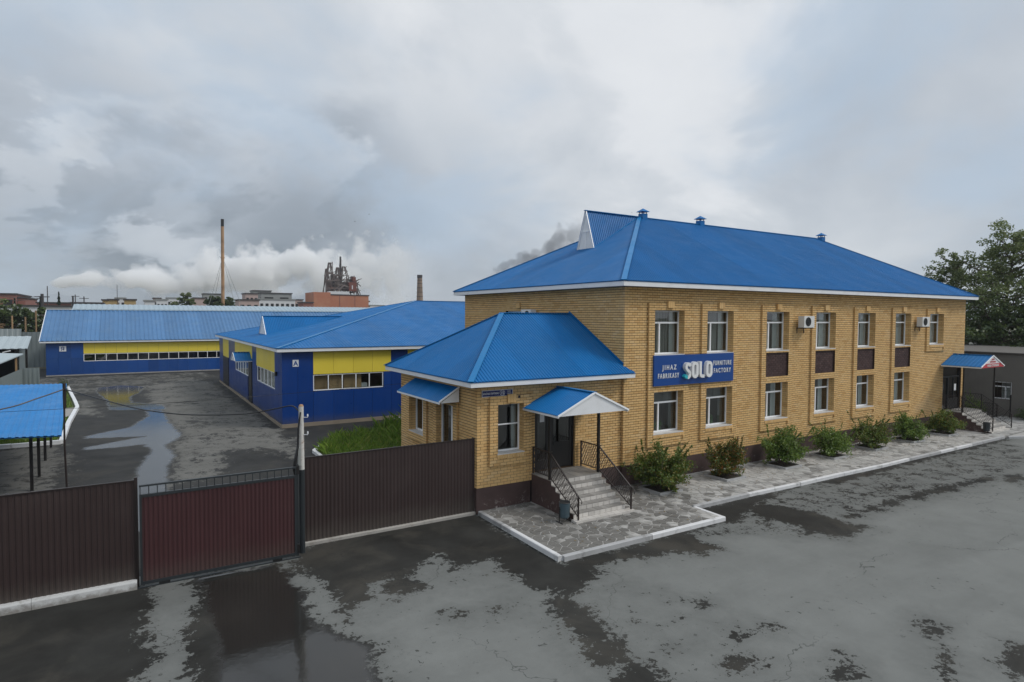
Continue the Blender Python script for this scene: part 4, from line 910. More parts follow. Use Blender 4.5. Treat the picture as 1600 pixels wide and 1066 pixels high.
panels(HL, hw, 28.2, 29.9, 0.22, 4.45, M_BLUEW, 1.2); panels(HL, hw, 29.9, 38.5, 3.4, 4.45, M_YELL, 1.2); panels(HL, hw, 31.9, 38.5, 3.06, 3.4, M_YELL, 1.2); panels(HL, hw, 32.0, 38.5, 0.22, 2.0, M_BLUEW, 1.2)
panels(HL, hw, 38.5, 42.3, 0.22, 4.45, M_BLUEW, 1.2); panels(HL, hw, 42.3, 46.3, 2.75, 4.45, M_YELL, 1.3); panels(HL, hw, 46.3, 48.9, 0.22, 4.45, M_BLUEW, 1.3)
window(HF, hall, -6.72, -2.37, 2.08, 3.04, -0.10, 5, sill=False); window(HF, hall, 2.4, 7.2, 2.08, 3.04, -0.10, 5, sill=False)
window(HL, hall, 21.85, 28.2, 2.03, 3.08, -0.10, 5, sill=False, curtain=[(0.02, 0.98, 0, 1, M_CURT, 0.4)]); window(HL, hall, 32.0, 38.5, 2.0, 3.06, -0.10, 5, sill=False, curtain=[(0.02, 0.98, 0, 1, M_CURT, 0.4)])
for (a, b, zt) in ((-6.6, -5.85, 3.0), (-5.7, -4.9, 3.0), (-4.82, -4.05, 2.95), (-4.0, -3.72, 2.95)):
    MB().box(a, b, 19.95, 20.6, 0.3, zt).build('stacked_carton', M_CARTON, hall)
MB().box(-3.7, -3.35, 19.95, 20.4, 0.3, 2.38).build('stacked_carton', M_FWHITE, hall)
m_ = MB(); HL.box(m_, 30.1, 31.5, -0.05, 0.03, 0.15, 3.4); m_.build('door', M_BLACK, hall); m_ = MB(); HL.box(m_, 42.4, 46.2, -0.05, 0.03, 0.1, 2.75); m_.build('door', M_BLACK, hall)
for q_ in ((HX0-0.05, HX1, HY0-0.05, HY0+0.1, -0.02, 0.22), (HX0-0.05, HX0+0.1, HY0+0.1, HY1, -0.02, 0.18)): MB().box(*q_).build('plinth', simple("tan_plinth", (0.26, 0.215, 0.165), 0.85, 0.2, 2, dirt=(0.12, 0.1, 0.08)), hall)
m_ = MB(); HL.box(m_, 21.0, 21.25, 0.03, 0.12, 2.95, 3.2); m_.build('wall_box', M_BLACK, hall)
def hiproof(parent, x0, x1, y0, y1, ez, rz, yr, xa, xb, mat, pitch, height, zb, sheet=1.1, gable=False, dorm=None):
    rf = MB(); rf.box(x0+0.03, x1-0.03, y0+0.03, y1-0.03, zb, zb+0.02); roof = rf.build('roof', bpy.data.materials['soffit_boards'], parent)
    A, B, C, D = (x0, y0, ez), (x1, y0, ez), (x1, y1, ez), (x0, y1, ez); Pa, Pb = (xa, yr, rz), (xb, yr, rz)
    fs = [([A, B, Pb, Pa], (0, 1, .4)), ([C, D, Pa, Pb], (0, -1, .4))]
    if not gable: fs += [([D, A, Pa], (1, 0, .4)), ([B, C, Pb], (-1, 0, .4))]
    for q, al in fs: base_face(q, mat, roof, 'roof_deck', 0.03); sheets(q, al, mat, roof, pitch=pitch, height=height, sheet=sheet)
    cap(Pa, Pb, roof, 0.3)
    if not gable:
        for q, w in ((A, Pa), (D, Pa), (B, Pb), (C, Pb)): cap(q, w, roof, 0.22, nm='hip_cap')
    return roof
hroof = hiproof(hall, -8.85, 21.4, 19.35, 49.35, 4.66, 7.92, 34.35, 6.0, 6.9+0.1 if False else 12.0, M_ROOF, 0.20, 0.022, 4.46)
fascia(hroof, -8.83, 21.38, 19.37, 49.33, 4.455, 4.64)
dormer(hroof, -7.0, 34.4, 1.45, 5.03, 6.48, -0.7, M_ROOF, M_CAP)
# small canopy over the side door of hall A

hallB = thing('far_hall', 'long low far hall in blue and yellow panels under a pale blue gable roof', 'building', (-23.5, 63, 0))
BX0, BX1, BY0, BY1 = -23.5, 14.0, 63.0, 77.0; BF = Face('y', BY0); npn = 33
cm = MB(); wall_core(cm, BF, BX0, BX1, 0.0, 3.55, [(-20.25, 12.75, 1.5, 2.31)], -0.05, 0.2)
cm.poly((BX0, BY0, 0), (BX0, BY1, 0), (BX0, BY1, 3.55), (BX0, 70, 6.9), (BX0, BY0, 3.55)); cm.poly((BX1, BY0, 0), (BX1, BY1, 0), (BX1, BY1, 3.55), (BX1, 70, 6.9), (BX1, BY0, 3.55)); cm.poly((BX0, BY1, 0), (BX1, BY1, 0), (BX1, BY1, 3.5), (BX0, BY1, 3.5))
bw = cm.build('wall', M_BLUEB, hallB, recalc=False)
panels(BF, bw, BX0, -20.25, 0.12, 1.9, M_BLUEB, 1.1); panels(BF, bw, BX0, -20.25, 1.9, 3.48, M_BLUEB, 1.1); panels(BF, bw, -20.25, 12.75, 2.33, 3.48, M_YELL, 1.0); panels(BF, bw, -20.25, 12.75, 0.12, 1.48, M_BLUEB, 1.0)
window(BF, hallB, -20.25, 12.75, 1.5, 2.31, -0.08, 33, sill=False)
m_ = MB(); BF.box(m_, BX0-0.03, BX1, -0.1, 0.03, -0.02, 0.12); m_.build('plinth', M_CONC, hallB)
broof = hiproof(hallB, -24.0, 14.4, 62.55, 77.5, 3.72, 7.02, 70.0, -24.0, 14.4, M_ROOFB, 0.42, 0.05, 3.52, sheet=1.26, gable=True)
fascia(broof, -23.98, 14.38, 62.57, 77.48, 3.54, 3.69, 'f')
MB().bar((-24.0, 62.55, 3.70), (-24.0, 70, 7.02), 0.06, 0.16).build('barge_board', M_WHITE, broof); MB().bar((-24.0, 77.5, 3.70), (-24.0, 70, 7.02), 0.06, 0.16).build('barge_board', M_WHITE, broof)
long_ = thing('warehouse', 'very long pale grey metal warehouse showing only a thin strip above the far hall roof', 'building', (-22, 80, 0))
m_ = MB(); m_.box(-22.1, 26, 80, 96, 0, 7.25); m_.build('wall', M_PALES, long_)
sheets([(-22.3, 79.6, 7.05), (26.3, 79.6, 7.05), (26.3, 84, 7.92), (-22.3, 84, 7.92)], (0, 1, .2), M_PALER, long_, pitch=0.6, height=0.04, sheet=2.4)
base_face([(-22.3, 79.6, 7.02), (26.3, 79.6, 7.02), (26.3, 84, 7.89), (-22.3, 84, 7.89)], M_PALER, long_, 'roof_deck'); base_face([(-22.3, 84, 7.89), (26.3, 84, 7.89), (26.3, 97, 7.1), (-22.3, 97, 7.1)], M_PALER, long_, 'roof_deck')
# canopy over the side door of hall A
def gable_canopy(name, label, F, uc, hw, d1, ze, zr, mat, posts=(), gab=M_WHITE, group=None, d0=0.0, pitch=0.115, post_r=0.035, loc=None):
    """two-slope awning, ridge square to the wall"""
    c = thing(name, label, 'awning', loc or F.p(uc, 0, 0), group)
    a = F.p(uc-hw, d0, ze); b = F.p(uc-hw, d1, ze); r0 = F.p(uc, d0, zr); r1 = F.p(uc, d1, zr); e = F.p(uc+hw, d0, ze); f = F.p(uc+hw, d1, ze)
    for q in ((a, b, r1, r0), (e, f, r1, r0)):
        rl = Vector(q[3])-Vector(q[0]); base_face([tuple(v) for v in q], mat, c, 'roof_deck', 0.015); sheets(q, rl, mat, c, pitch=pitch, height=0.012, lift=0.004, sheet=1.0)
    MB().bar(Vector(r0)+Vector((0, 0, .03)), Vector(r1)+Vector((0, 0, .03)), 0.14, 0.025).build('ridge_cap', M_CAP, c)
    g = MB(); dv = Vector(F.p(0, 0.02, 0))-Vector(F.p(0, 0, 0)); z_ = 0.05
    g.prism([F.p(uc-hw+0.03, d1-0.05, ze-0.03), F.p(uc+hw-0.03, d1-0.05, ze-0.03), F.p(uc, d1-0.05, zr-0.02)], dv); g.build('gable_panel', gab, c)
    for s_ in (-1, 1):
        MB().bar(F.p(uc+s_*hw*1.01, d1-0.005, ze-0.015), F.p(uc, d1-0.005, zr+0.015), 0.03, 0.06).build('barge_board', M_PVC, c)
        MB().bar(F.p(uc+s_*(hw-0.02), d0+0.01, ze-0.045), F.p(uc+s_*(hw-0.02), d1-0.02, ze-0.045), 0.03, 0.07).build('eave_board', M_WHITE, c)
    for (pu, pd, pz) in posts: MB().box(F.p(pu, pd, 0)[0]-post_r, F.p(pu, pd, 0)[0]+post_r, F.p(pu, pd, 0)[1]-post_r, F.p(pu, pd, 0)[1]+post_r, pz, ze-0.03 if abs(pu-uc) > hw*0.8 else ze-0.02).build('post', M_BLACK, c)
    for d_ in (0.5, d1-0.35): MB().bar(F.p(uc-hw+0.05, d_, ze-0.05), F.p(uc+hw-0.05, d_, ze-0.05), 0.04).build('beam', M_BLACK, c)
    return c
gable_canopy('door_awning', 'small blue awning over the dark side door of the blue hall', HL, 31.0, 1.15, 1.15, 3.30, 3.85, M_ROOF, pitch=0.2)
# ================================================================== ENTRANCE STEPS + RAILINGS
def steps(label, x0, x1, yw, yn, ztop, n, h, tr, base_y, bx0, bx1, zg=0.12):
    """flight towards -Y: landing yw..yn at ztop, n risers"""
    s = thing('entrance_steps', label, 'steps', ((x0+x1)/2, yn, zg))
    prof = [(yw, zg-0.1), (yw, ztop-0.03)]; y = yn+0.012; z = ztop
    prof.append((y, ztop-0.03))
    for k in range(n):
        z -= h; prof.append((y, z-0.02 if k < n-1 else z)); y2 = y-tr; prof.append((y2, z-0.02 if k < n-1 else z)); y = y2
    prof.append((y, zg-0.1))
    m = MB(); m.prism([(x0+0.012, p[0], p[1]) for p in prof], (x1-x0-0.024, 0, 0)); m.build('stair_body', M_PLINTH, s)
    nt = max(4, round((x1-x0)/0.24)); w = (x1-x0)/nt
    y = yn; z = ztop
    rows = max(1, round((yw-yn)/0.4)); rd = (yw-0.002-yn)/rows
    for r in range(rows):
        k = 0; u = x0; tw = (x1-x0)/6
        while k < 6: MB().box(u+0.006, u+tw-0.006, yn+r*rd+0.006, yn+(r+1)*rd-0.004, ztop-0.03, ztop+random.uniform(0, .002)).build('landing_tile', M_TREAD, s); u += tw; k += 1
    for k in range(n):
        off = w/2 if k % 2 else 0
        us = [x0]+[x0+off+i*w for i in range(1 if not off else 0, nt+1) if x0 < x0+off+i*w < x1]+[x1]
        for i in range(len(us)-1):
            if us[i+1]-us[i] > 0.03: MB().box(us[i]+0.007, us[i+1]-0.007, y-0.010, y+0.008+random.uniform(0, .003), z-h+0.004, z-0.026).build('riser_tile', M_TILE, s)
        if k < n-1:
            for i in range(len(us)-1):
                if us[i+1]-us[i] > 0.03: MB().box(us[i]+0.004, us[i+1]-0.004, y-tr-0.012, y-0.014, z-h-0.024, z-h+random.uniform(0, .002)).build('tread_tile', M_TREAD, s)
        z -= h; y -= tr
    # bottom slab
    nb = 9; w = (bx1-bx0)/nb
    for i in range(nb): MB().box(bx0+i*w+0.004, bx0+(i+1)*w-0.004, base_y, y+tr-0.012, zg-0.01, z+random.uniform(0, .002)).build('base_tile', M_TILE, s)
    return s
STZ = 1.13
steps('flight of grey tiled steps with brown side walls below the main entrance door', -4.13, -1.97, 0.088, -1.10, STZ, 6, 0.157, 0.245, -2.60, -4.22, -1.80)
def railing(name, label, path, H, cat='railing', group=None, mat=M_DKBROWN, posts=None, pitch=0.125):
    """path: list of (x, y, z of rail foot, H) stations"""
    r = thing(name, label, cat, (path[-1][0], path[-1][1], path[-1][2]), group)
    for i in range(len(path)-1):
        a = Vector(path[i][:3]); b = Vector(path[i+1][:3]); ha, hb = path[i][3], path[i+1][3]
        lift = Vector((0, 0, 0.10))
        MB().bar(a+Vector((0, 0, ha)), b+Vector((0, 0, hb)), 0.05, 0.03).build('top_rail', mat, r)
        MB().bar(a+lift, b+lift, 0.03, 0.025).build('bottom_rail', mat, r)
        L = math.hypot(b.x-a.x, b.y-a.y); m = MB(); n = max(2, round(L/pitch)); st = L/n; k = 1.75
        def pt(s_, t_):
            f = s_/L; base = a.lerp(b, f); hh = (ha*(1-f)+hb*f)-0.10; return base+Vector((0, 0, 0.10+t_*hh))
        Hm = (ha+hb)/2-0.1
        c = -Hm/k
        while c < L:
            for sg in (1, -1):
                s0, s1 = c, c+Hm/k
                if sg < 0: s0, s1 = s1, s0
                # clip in s to 0..L
                pts = []
                for (u, v) in ((s0, 0.0), (s1, 1.0)): pts.append((u, v))
                (u0, v0), (u1, v1) = pts
                def cl(u): return v0+(v1-v0)*(u-u0)/(u1-u0)
                lo, hi = max(0, min(u0, u1)), min(L, max(u0, u1))
                if hi-lo > 0.02: m.bar(pt(lo, cl(lo)), pt(hi, cl(hi)), 0.014, 0.010)
            c += st
        o = m.build('lattice', mat, r, recalc=False); o['kind'] = 'stuff'
    for i, p in enumerate(path):
        if posts is None or i in posts: MB().box(p[0]-0.022, p[0]+0.022, p[1]-0.022, p[1]+0.022, p[2]-0.005, p[2]+p[3]+0.012).build('post', mat, r)
    return r
for X_, lb in ((-4.10, 'dark lattice stair railing on the left, behind the grey bin at the main entrance'), (-2.00, 'dark lattice stair railing on the right side of the main entrance steps')):
    r_ = railing('stair_railing', lb, [(X_, 0.02, STZ, 0.92), (X_, -0.98, STZ, 0.92), (X_+(0.03 if X_ < -3 else 0.14), -2.50, 0.19, 0.74)], 0.9, group='railings of the main entrance')
    e = MB(); q = Vector((X_+(0.03 if X_ < -3 else 0.14), -2.50, 0.93)); e.tube([q, q+Vector((0, -.09, -.04)), q+Vector((0.02, -.15, -.12)), q+Vector((0.03, -.12, -.2))], 0.014, 6); e.build('scroll', M_DKBROWN, r_)
    e = MB(); e.box(X_-0.07, X_+0.07, -1.05, -0.91, STZ+0.92, STZ+0.945); e.build('post_plate', M_DKBROWN, r_)
gable_canopy('entrance_awning', 'blue two slope awning with white gable over the main entrance door', AF, -3.03, 1.47, 2.12, 3.44, 4.08, M_ROOF, posts=((-4.10, 1.10, STZ), (-2.02, 1.10, STZ)), post_r=0.04)
# lean-to over side door and window of the annex
lt = thing('side_awning', 'blue lean-to awning with white end cheek on the left wall of the entrance wing', 'awning', (ax0, 3.2, 0))
ys0, ys1, xo = 1.27, 5.15, -7.10
q = [(xo, ys0, 3.66), (xo, ys1, 3.66), (ax0-0.07, ys1, 4.13), (ax0-0.07, ys0, 4.13)]
base_face(q, M_ROOF, lt, 'roof_deck', 0.012); sheets(q, (1, 0, 0.56), M_ROOF, lt, height=0.012)
for y_ in (ys0+0.02, ys1-0.04): MB().prism([(xo+0.05, y_, 3.62), (ax0-0.07, y_, 3.62), (ax0-0.07, y_, 4.08)], (0, 0.02, 0)).build('end_panel', M_WHITE, lt)
MB().box(xo, xo+0.025, ys0, ys1, 3.585, 3.65).build('eave_board', M_WHITE, lt); MB().bar((xo-0.01, ys0, 3.66), (ax0-0.07, ys0, 4.14), 0.03, 0.05).build('barge_board', M_PVC, lt)

# ================================================================== SIGNS
sg = thing('sign_board', 'large blue sign board reading SOLO in thick white letters between the first office windows', 'sign', (3.77, 0, 3.87))
m = MB(); m.box(1.42, 6.10, -0.16, -0.06-SD+0.06, 3.87, 5.07); m.build('board', M_SIGN, sg)
SF = Face('y', -0.16)
text_mb('JIHAZ', 0.27, SF, 2.25, 4.50, 0.0, 0.01, 0.80, 0.003, 'CENTER', 1.5).build('lettering', M_LETTER, sg, recalc=False)
text_mb('FABRIKASY', 0.27, SF, 2.20, 4.17, 0.0, 0.01, 0.64, 0.003, 'CENTER', 1.45).build('lettering', M_LETTER, sg, recalc=False)
text_mb('FURNITURE', 0.27, SF, 5.37, 4.58, 0.0, 0.01, 0.60, 0.003, 'CENTER', 1.45).build('lettering', M_LETTER, sg, recalc=False)
text_mb('FACTORY', 0.27, SF, 5.37, 4.26, 0.0, 0.01, 0.66, 0.003, 'CENTER', 1.5).build('lettering', M_LETTER, sg, recalc=False)
def stroke(mb, path, w, closed, d0, d1):
    P = [Vector((a, b)) for a, b in path]; n = len(P); L = []; R_ = []
    for i in range(n):
        a = P[(i-1) % n] if (closed or i > 0) else P[i]; b = P[(i+1) % n] if (closed or i < n-1) else P[i]
        d = (b-a).normalized(); nn = Vector((-d.y, d.x))*w/2; L.append(P[i]+nn); R_.append(P[i]-nn)
    rng_ = range(n if closed else n-1)
    def f(v, d): return SF.p(v.x, d, v.y)
    for i in rng_:
        j = (i+1) % n
        mb.add([f(L[i], d1), f(L[j], d1), f(R_[j], d1), f(R_[i], d1), f(L[i], d0), f(L[j], d0), f(R_[j], d0), f(R_[i], d0)], [(0, 1, 2, 3), (0, 4, 5, 1), (3, 2, 6, 7)])
    if not closed:
        for i in (0, n-1): mb.add([f(L[i], d1), f(R_[i], d1), f(R_[i], d0), f(L[i], d0)], [(0, 1, 2, 3)])
def arc(cx, cy, rx, ry, a0, a1, n=8): return [(cx+rx*math.cos(math.radians(a0+(a1-a0)*i/n)), cy+ry*math.sin(math.radians(a0+(a1-a0)*i/n))) for i in range(n+1)]
zb_, zt_ = 4.17, 4.72; hw_ = 0.115; wd = 0.125
# S
u = 3.12; m = MB(); sp = arc(u+0.06, zt_-0.02-hw_, hw_, hw_, 10, 200, 9)+[(u+0.0, 4.47), (u+0.14, 4.36)]+arc(u+0.04, zb_+hw_-0.0, hw_, hw_+0.02, 25, -95, 7)
stroke(m, sp, wd, False, 0.002, 0.15); m.build('letter', M_LETTER, sg, recalc=False)
m = MB(); stroke(m, [(u+0.03, zb_-0.015), (u-0.05, zb_+0.01), (u-0.115, zb_+0.075)], wd, False, 0.002, 0.15); m.build('letter_tip', M_TEAL, sg, recalc=False)
for uu in (3.58, 4.42):
    m = MB(); hx_ = 0.125; stroke(m, arc(uu, zt_-hx_, hx_, hx_, 0, 180, 8)+arc(uu, zb_+hx_, hx_, hx_, 180, 360, 8), wd, True, 0.002, 0.15); m.build('letter', M_LETTER, sg, recalc=False)
m = MB(); stroke(m, [(3.90, zt_+0.06), (3.90, zb_+0.10), (3.93, zb_+0.02), (4.0, zb_+0.0), (4.13, zb_+0.0)], wd, False, 0.002, 0.15); m.build('letter', M_LETTER, sg, recalc=False)
# street plate
pt_ = thing('street_plate', 'navy enamel street plate with number 15 under the entrance wing eave', 'sign', (-5.5, ay0, 3.9))
m = MB(); AF.box(m, -6.11, -4.91, 0.012, 0.035, 3.90, 4.12); m.build('plate', M_NAVY, pt_)
m = MB()
for q in ((-6.11, -4.91, 4.105, 4.12), (-6.11, -4.91, 3.90, 3.915), (-6.11, -6.095, 3.915, 4.105), (-4.925, -4.91, 3.915, 4.105)): AF.box(m, q[0], q[1], 0.035, 0.040, q[2], q[3])
m.build('plate_rim', M_PAPER, pt_)
text_mb('КРАСНЫХ ПАРТИЗАН', 0.085, AF, -6.07, 3.975, 0.036, 0.002, 0.66, 0.001).build('lettering', M_PAPER, pt_, recalc=False)
text_mb('15', 0.15, AF, -5.32, 3.955, 0.036, 0.002, 0.8, 0.002, 'CENTER').build('lettering', M_PAPER, pt_, recalc=False)
m = MB(); n_ = 20
for i in range(n_):
    a0, a1 = 2*math.pi*i/n_, 2*math.pi*(i+1)/n_; m.poly(*[AF.p(-5.325+r_*math.cos(a), 0.037, 4.01+r_*math.sin(a)) for (r_, a) in ((0.10, a0), (0.088, a0), (0.088, a1), (0.10, a1))])
m.build('number_ring', M_PAPER, pt_, recalc=False)
text_mb('УЛИЦА', 0.06, AF, -5.14, 4.03, 0.036, 0.002, 0.7).build('lettering', M_PAPER, pt_, recalc=False); text_mb('КӨШЕСІ', 0.06, AF, -5.14, 3.96, 0.036, 0.002, 0.7).build('lettering', M_PAPER, pt_, recalc=False)
for nm, lb, F_, u0, u1, z0, z1, ch, dd in (('letter_plate', 'small white plate with blue letter A on the corner of the blue hall', HF, -7.90, -7.56, 3.57, 3.97, 'A', 0.008), ('letter_plate', 'small white plate with a letter on the left end of the far hall', BF, -22.35, -21.75, 2.62, 3.18, 'Я', 0.012)):
    p_ = thing(nm, lb, 'sign', F_.p((u0+u1)/2, 0, z0)); m = MB(); F_.box(m, u0, u1, dd, dd+0.02, z0, z1); m.build('plate', M_PAPER, p_)
    s_ = (z1-z0)*0.95; text_mb(ch, s_, F_, (u0+u1)/2, z0+(z1-z0)*0.16, dd+0.021, 0.003, 1.0, 0.01, 'CENTER').build('lettering', M_SIGN, p_, recalc=False)

# ================================================================== AIR CONDITIONERS
def ac(F, u, z, label):
    a = thing('air_conditioner', label, 'air conditioner', F.p(u+0.4, 0, z), 'air conditioner units on the walls')
    m = MB(); F.box(m, u, u+0.80, 0.16, 0.46, z, z+0.54); m.build('casing', M_AC, a)
    c = (u+0.32, z+0.27); n = 20; m = MB(); m.add([F.p(c[0]+0.215*math.cos(2*math.pi*i/n), 0.463, c[1]+0.215*math.sin(2*math.pi*i/n)) for i in range(n)], [tuple(range(n))]); m.build('fan_opening', M_BLACK, a, recalc=False)
    m = MB()
    for r_ in (0.06, 0.11, 0.16, 0.205): m.tube([F.p(c[0]+r_*math.cos(2*math.pi*i/16), 0.472, c[1]+r_*math.sin(2*math.pi*i/16)) for i in range(17)], 0.004, 4, False)
    for i in range(6): an = math.pi*i/6; m.bar(F.p(c[0]-0.21*math.cos(an), 0.47, c[1]-0.21*math.sin(an)), F.p(c[0]+0.21*math.cos(an), 0.47, c[1]+0.21*math.sin(an)), 0.008)
    m.build('fan_grille', M_GREYMET, a)
    m = MB(); F.box(m, u+0.70, u+0.801, 0.18, 0.44, z+0.05, z+0.22); m.build('service_cover', M_FGREY, a)
    for s_ in (0.12, 0.66): m = MB(); m.bar(F.p(u+s_, 0.0, z-0.02), F.p(u+s_, 0.48, z-0.02), 0.035); m.bar(F.p(u+s_, 0.02, z-0.02), F.p(u+s_, 0.02, z-0.28), 0.03); m.build('bracket', M_BLACK, a)
ac(FF, 10.62, 6.13, 'white air conditioner between the third and fourth upper windows of the office'); ac(FF, 21.55, 6.13, 'white air conditioner beside the last upper window of the office'); ac(FL, 5.75, 6.36, 'white air conditioner peeking over the ridge of the entrance wing roof')

# ================================================================== FENCES, GATE, POLES
def sheet_fence(nm, label, x0, x1, y, z0, z1, base, bmat, group, left_base=0.0, dy=0.0):
    f = thing(nm, label, 'fence', ((x0+x1)/2, y, 0), group)
    q = [(x0, y, z0), (x1, y, z0), (x1, y, z1), (x0, y, z1)]; sheets(q, (0, 0, 1), M_FENCE, f, name='fence_sheet', sheet=1.15, pitch=0.115, height=0.012, wob=0.003)
    MB().box(x0, x1, y-0.03, y+0.03, z1-0.005, z1+0.022).build('top_cap', M_DKBROWN, f)
    for zz in (z0+0.35, z1-0.35): MB().box(x0, x1, y+0.03, y+0.07, zz, zz+0.04).build('rail', M_DKBROWN, f)
    n = max(1, round((x1-x0)/2.6))
    for i in range(n+1): x = x0+(x1-x0)*i/n; MB().box(x-0.03, x+0.03, y+0.072, y+0.132, -0.02, z1+0.02).build('post', M_DKBROWN, f)
    w = base[1]; k = max(1, round((x1-x0)/2.0)); s_ = (x1-x0)/k
    for i in range(k):
        m = MB(); a, b = x0+i*s_+0.004, x0+(i+1)*s_-0.004; zz = base[0]+random.uniform(-.008, .008)
        m.prism([(a, y-w, -0.02), (a, y-w, zz*0.8), (a, y-w+0.02, zz), (a, y+0.12, zz), (a, y+0.12, -0.02)], (b-a, 0, 0)); m.build('base_block', bmat, f)
    return f
lfen = sheet_fence('sheet_fence', 'dark brown profiled metal fence left of the gate on a whitewashed base', -28.0, -15.90, -0.50, 0.20, 2.60, (0.22, 0.14), simple("whitewashed_base", (0.55, 0.55, 0.54), 0.8, 0.15, 3, dirt=(0.20, 0.18, 0.15), dirt_amt=0.9, splash=(0.02, 0.16, 0.7, (0.16, 0.14, 0.115))), 'brown metal fences')
MB().box(-15.93, -15.86, -0.545, -0.475, 0.0, 2.68).build('end_post', M_DKBROWN, lfen)
sheet_fence('sheet_fence', 'dark brown profiled metal fence between the tall pole and the brick entrance wing', -11.80, -6.30, 0.24, 0.10, 2.52, (0.10, 0.10), simple("low_concrete_base", (0.36, 0.34, 0.31), 0.85, 0.2, 4, dirt=(0.18, 0.16, 0.13), dirt_amt=0.7, bump=0.006), 'brown metal fences')
gt = thing('sliding_gate', 'oxblood red sheet metal sliding gate with an open barred top rail', 'gate', (-14, -0.6, 0))
gx0, gx1, gy = -15.83, -12.20, -0.60
sheets([(gx0+0.05, gy, 0.16), (gx1-0.05, gy, 0.16), (gx1-0.05, gy, 2.20), (gx0+0.05, gy, 2.20)], (0, 0, 1), M_GATE, gt, name='gate_sheet', sheet=1.15, pitch=0.1, height=0.014)
for zz, h_ in ((0.085, 0.075), (2.205, 0.07), (2.46, 0.04)): MB().box(gx0, gx1, gy-0.03, gy+0.04, zz, zz+h_).build('frame_rail', M_GREYMET, gt)
for xx in (gx0, gx1-0.05): MB().box(xx, xx+0.05, gy-0.029, gy+0.041, 0.16, 2.205).build('frame_stile', M_GREYMET, gt)
n = 20
for i in range(n+1): xx = gx0+0.02+(gx1-gx0-0.04)*i/n; MB().box(xx-0.01, xx+0.01, gy-0.005, gy+0.015, 2.275, 2.46).build('rail_bar', M_GREYMET, gt)
MB().box(-19.0, gx1+0.1, gy-0.01, gy+0.03, 0.0, 0.03).build('gate_track', M_GREYMET, gt); MB().bar((gx0+0.05, gy+0.045, 0.4), (gx1-0.05, gy+0.045, 2.1), 0.04).build('brace', M_GREYMET, gt)
for xx in (gx0+0.5, gx1-0.5): MB().box(xx-0.12, xx+0.12, gy-0.02, gy+0.03, 0.028, 0.085).build('roller', M_BLACK, gt)
gp = thing('gate_post', 'thin dark steel post at the right end of the sliding gate', 'post', (-12.14, -0.42, 0)); m = MB(); m.box(-12.18, -12.11, -0.46, -0.39, -0.02, 2.52); m.build('column', M_GREYMET, gp)
m = MB(); m.box(-12.185, -12.105, -0.56, -0.46, 0.12, 0.34); m.box(-12.185, -12.105, -0.56, -0.46, 2.28, 2.5); m.build('guide', M_BLACK, gp)
pole = thing('utility_pole', 'whitewashed rusty pole painted dark below, standing where gate and fence meet', 'pole', (-11.98, -0.28, 0))
MB().tube([(-11.98, -0.28, -0.02), (-11.98, -0.28, 2.33)], 0.078, 12).build('lower_shaft', M_GREYMET, pole); MB().tube([(-11.98, -0.28, 2.33), (-11.985, -0.28, 4.08)], [0.075, 0.066], 12).build('upper_shaft', M_POLEP, pole)
MB().tube([(-11.985, -0.28, 4.08), (-11.985, -0.28, 4.13)], [0.07, 0.04], 12).build('pole_cap', M_RUST, pole)
for zz in (3.78, 3.30): m = MB(); m.tube([(-11.93, -0.34, zz), (-11.84, -0.40, zz), (-11.84, -0.40, zz+0.05)], 0.012, 6); m.tube([(-11.84, -0.40, zz+0.03), (-11.84, -0.40, zz+0.09)], [0.022, 0.016], 8); m.build('insulator', M_PAPER, pole)
MB().box(-12.10, -12.03, -0.40, -0.30, 2.45, 2.95).build('meter_box', M_FGREY, pole)
m = MB(); m.tube([(-12.02, -0.36, 3.93), (-12.08, -0.36, 3.5), (-12.10, -0.38, 3.0), (-12.16, -0.40, 2.7), (-12.20, -0.40, 2.4), (-12.16, -0.40, 2.1)], [0.02, 0.025, 0.03, 0.045, 0.05, 0.03], 7); m.build('drop_cable', M_BLACK, pole)
def smooth_path(P, n=6):
    P = [Vector(p) for p in P]; out = []
    for i in range(len(P)-1):
        a, b, c, d = P[max(i-1, 0)], P[i], P[i+1], P[min(i+2, len(P)-1)]
        for k in range(n):
            s = k/n; out.append(0.5*((2*b)+(c-a)*s+(2*a-5*b+4*c-d)*s*s+(3*b-a-3*c+d)*s**3))
    return out+[P[-1]]
m = MB(); m.tube(smooth_path([(-17.9, 8.3, 4.01), (-16.04, 5.61, 3.62), (-15.27, 4.49, 3.54), (-14.41, 3.24, 3.55), (-13.2, 1.49, 3.72), (-12.54, .53, 3.94), (-12.18, .01, 4.07), (-12.04, -.22, 3.95)]), 0.019, 6)
tag(m.build('cable', M_BLACK, loc=(-15, 4, 3.5)), 'black cable sagging from the thin rusty pole to the tall pole by the gate', 'cable')
m = MB(); m.tube(smooth_path([(-17.9, 8.3, 4.01), (-18.55, 7.77, 3.81), (-19.44, 7.06, 3.59), (-21.5, 5.5, 3.5), (-25, 2.6, 3.9)]), 0.022, 6)
tag(m.build('cable', M_BLACK, loc=(-20, 6, 3.5)), 'black cable running from the thin rusty pole out past the left edge', 'cable')
tp = thing('thin_pole', 'thin rusty brown pole in front of the blue carport roof', 'pole', (-17.9, 8.3, 0)); MB().tube([(-17.88, 8.28, -0.02), (-17.93, 8.3, 2.2), (-17.9, 8.3, 4.22)], [0.032, 0.03, 0.028], 8).build('shaft', M_DKBROWN, tp)
MB().tube([(-17.9, 8.3, 3.35), (-17.9, 8.3, 4.22)], 0.05, 8).build('pole_head', M_DKBROWN, tp)
m = MB(); m.tube(smooth_path([(-30, 9.2, 3.42), (-22, 9.0, 3.30), (-15, 8.9, 3.24), (-10, 9.2, 3.3), (ax0, 6.6, 3.75)]), 0.007, 5)
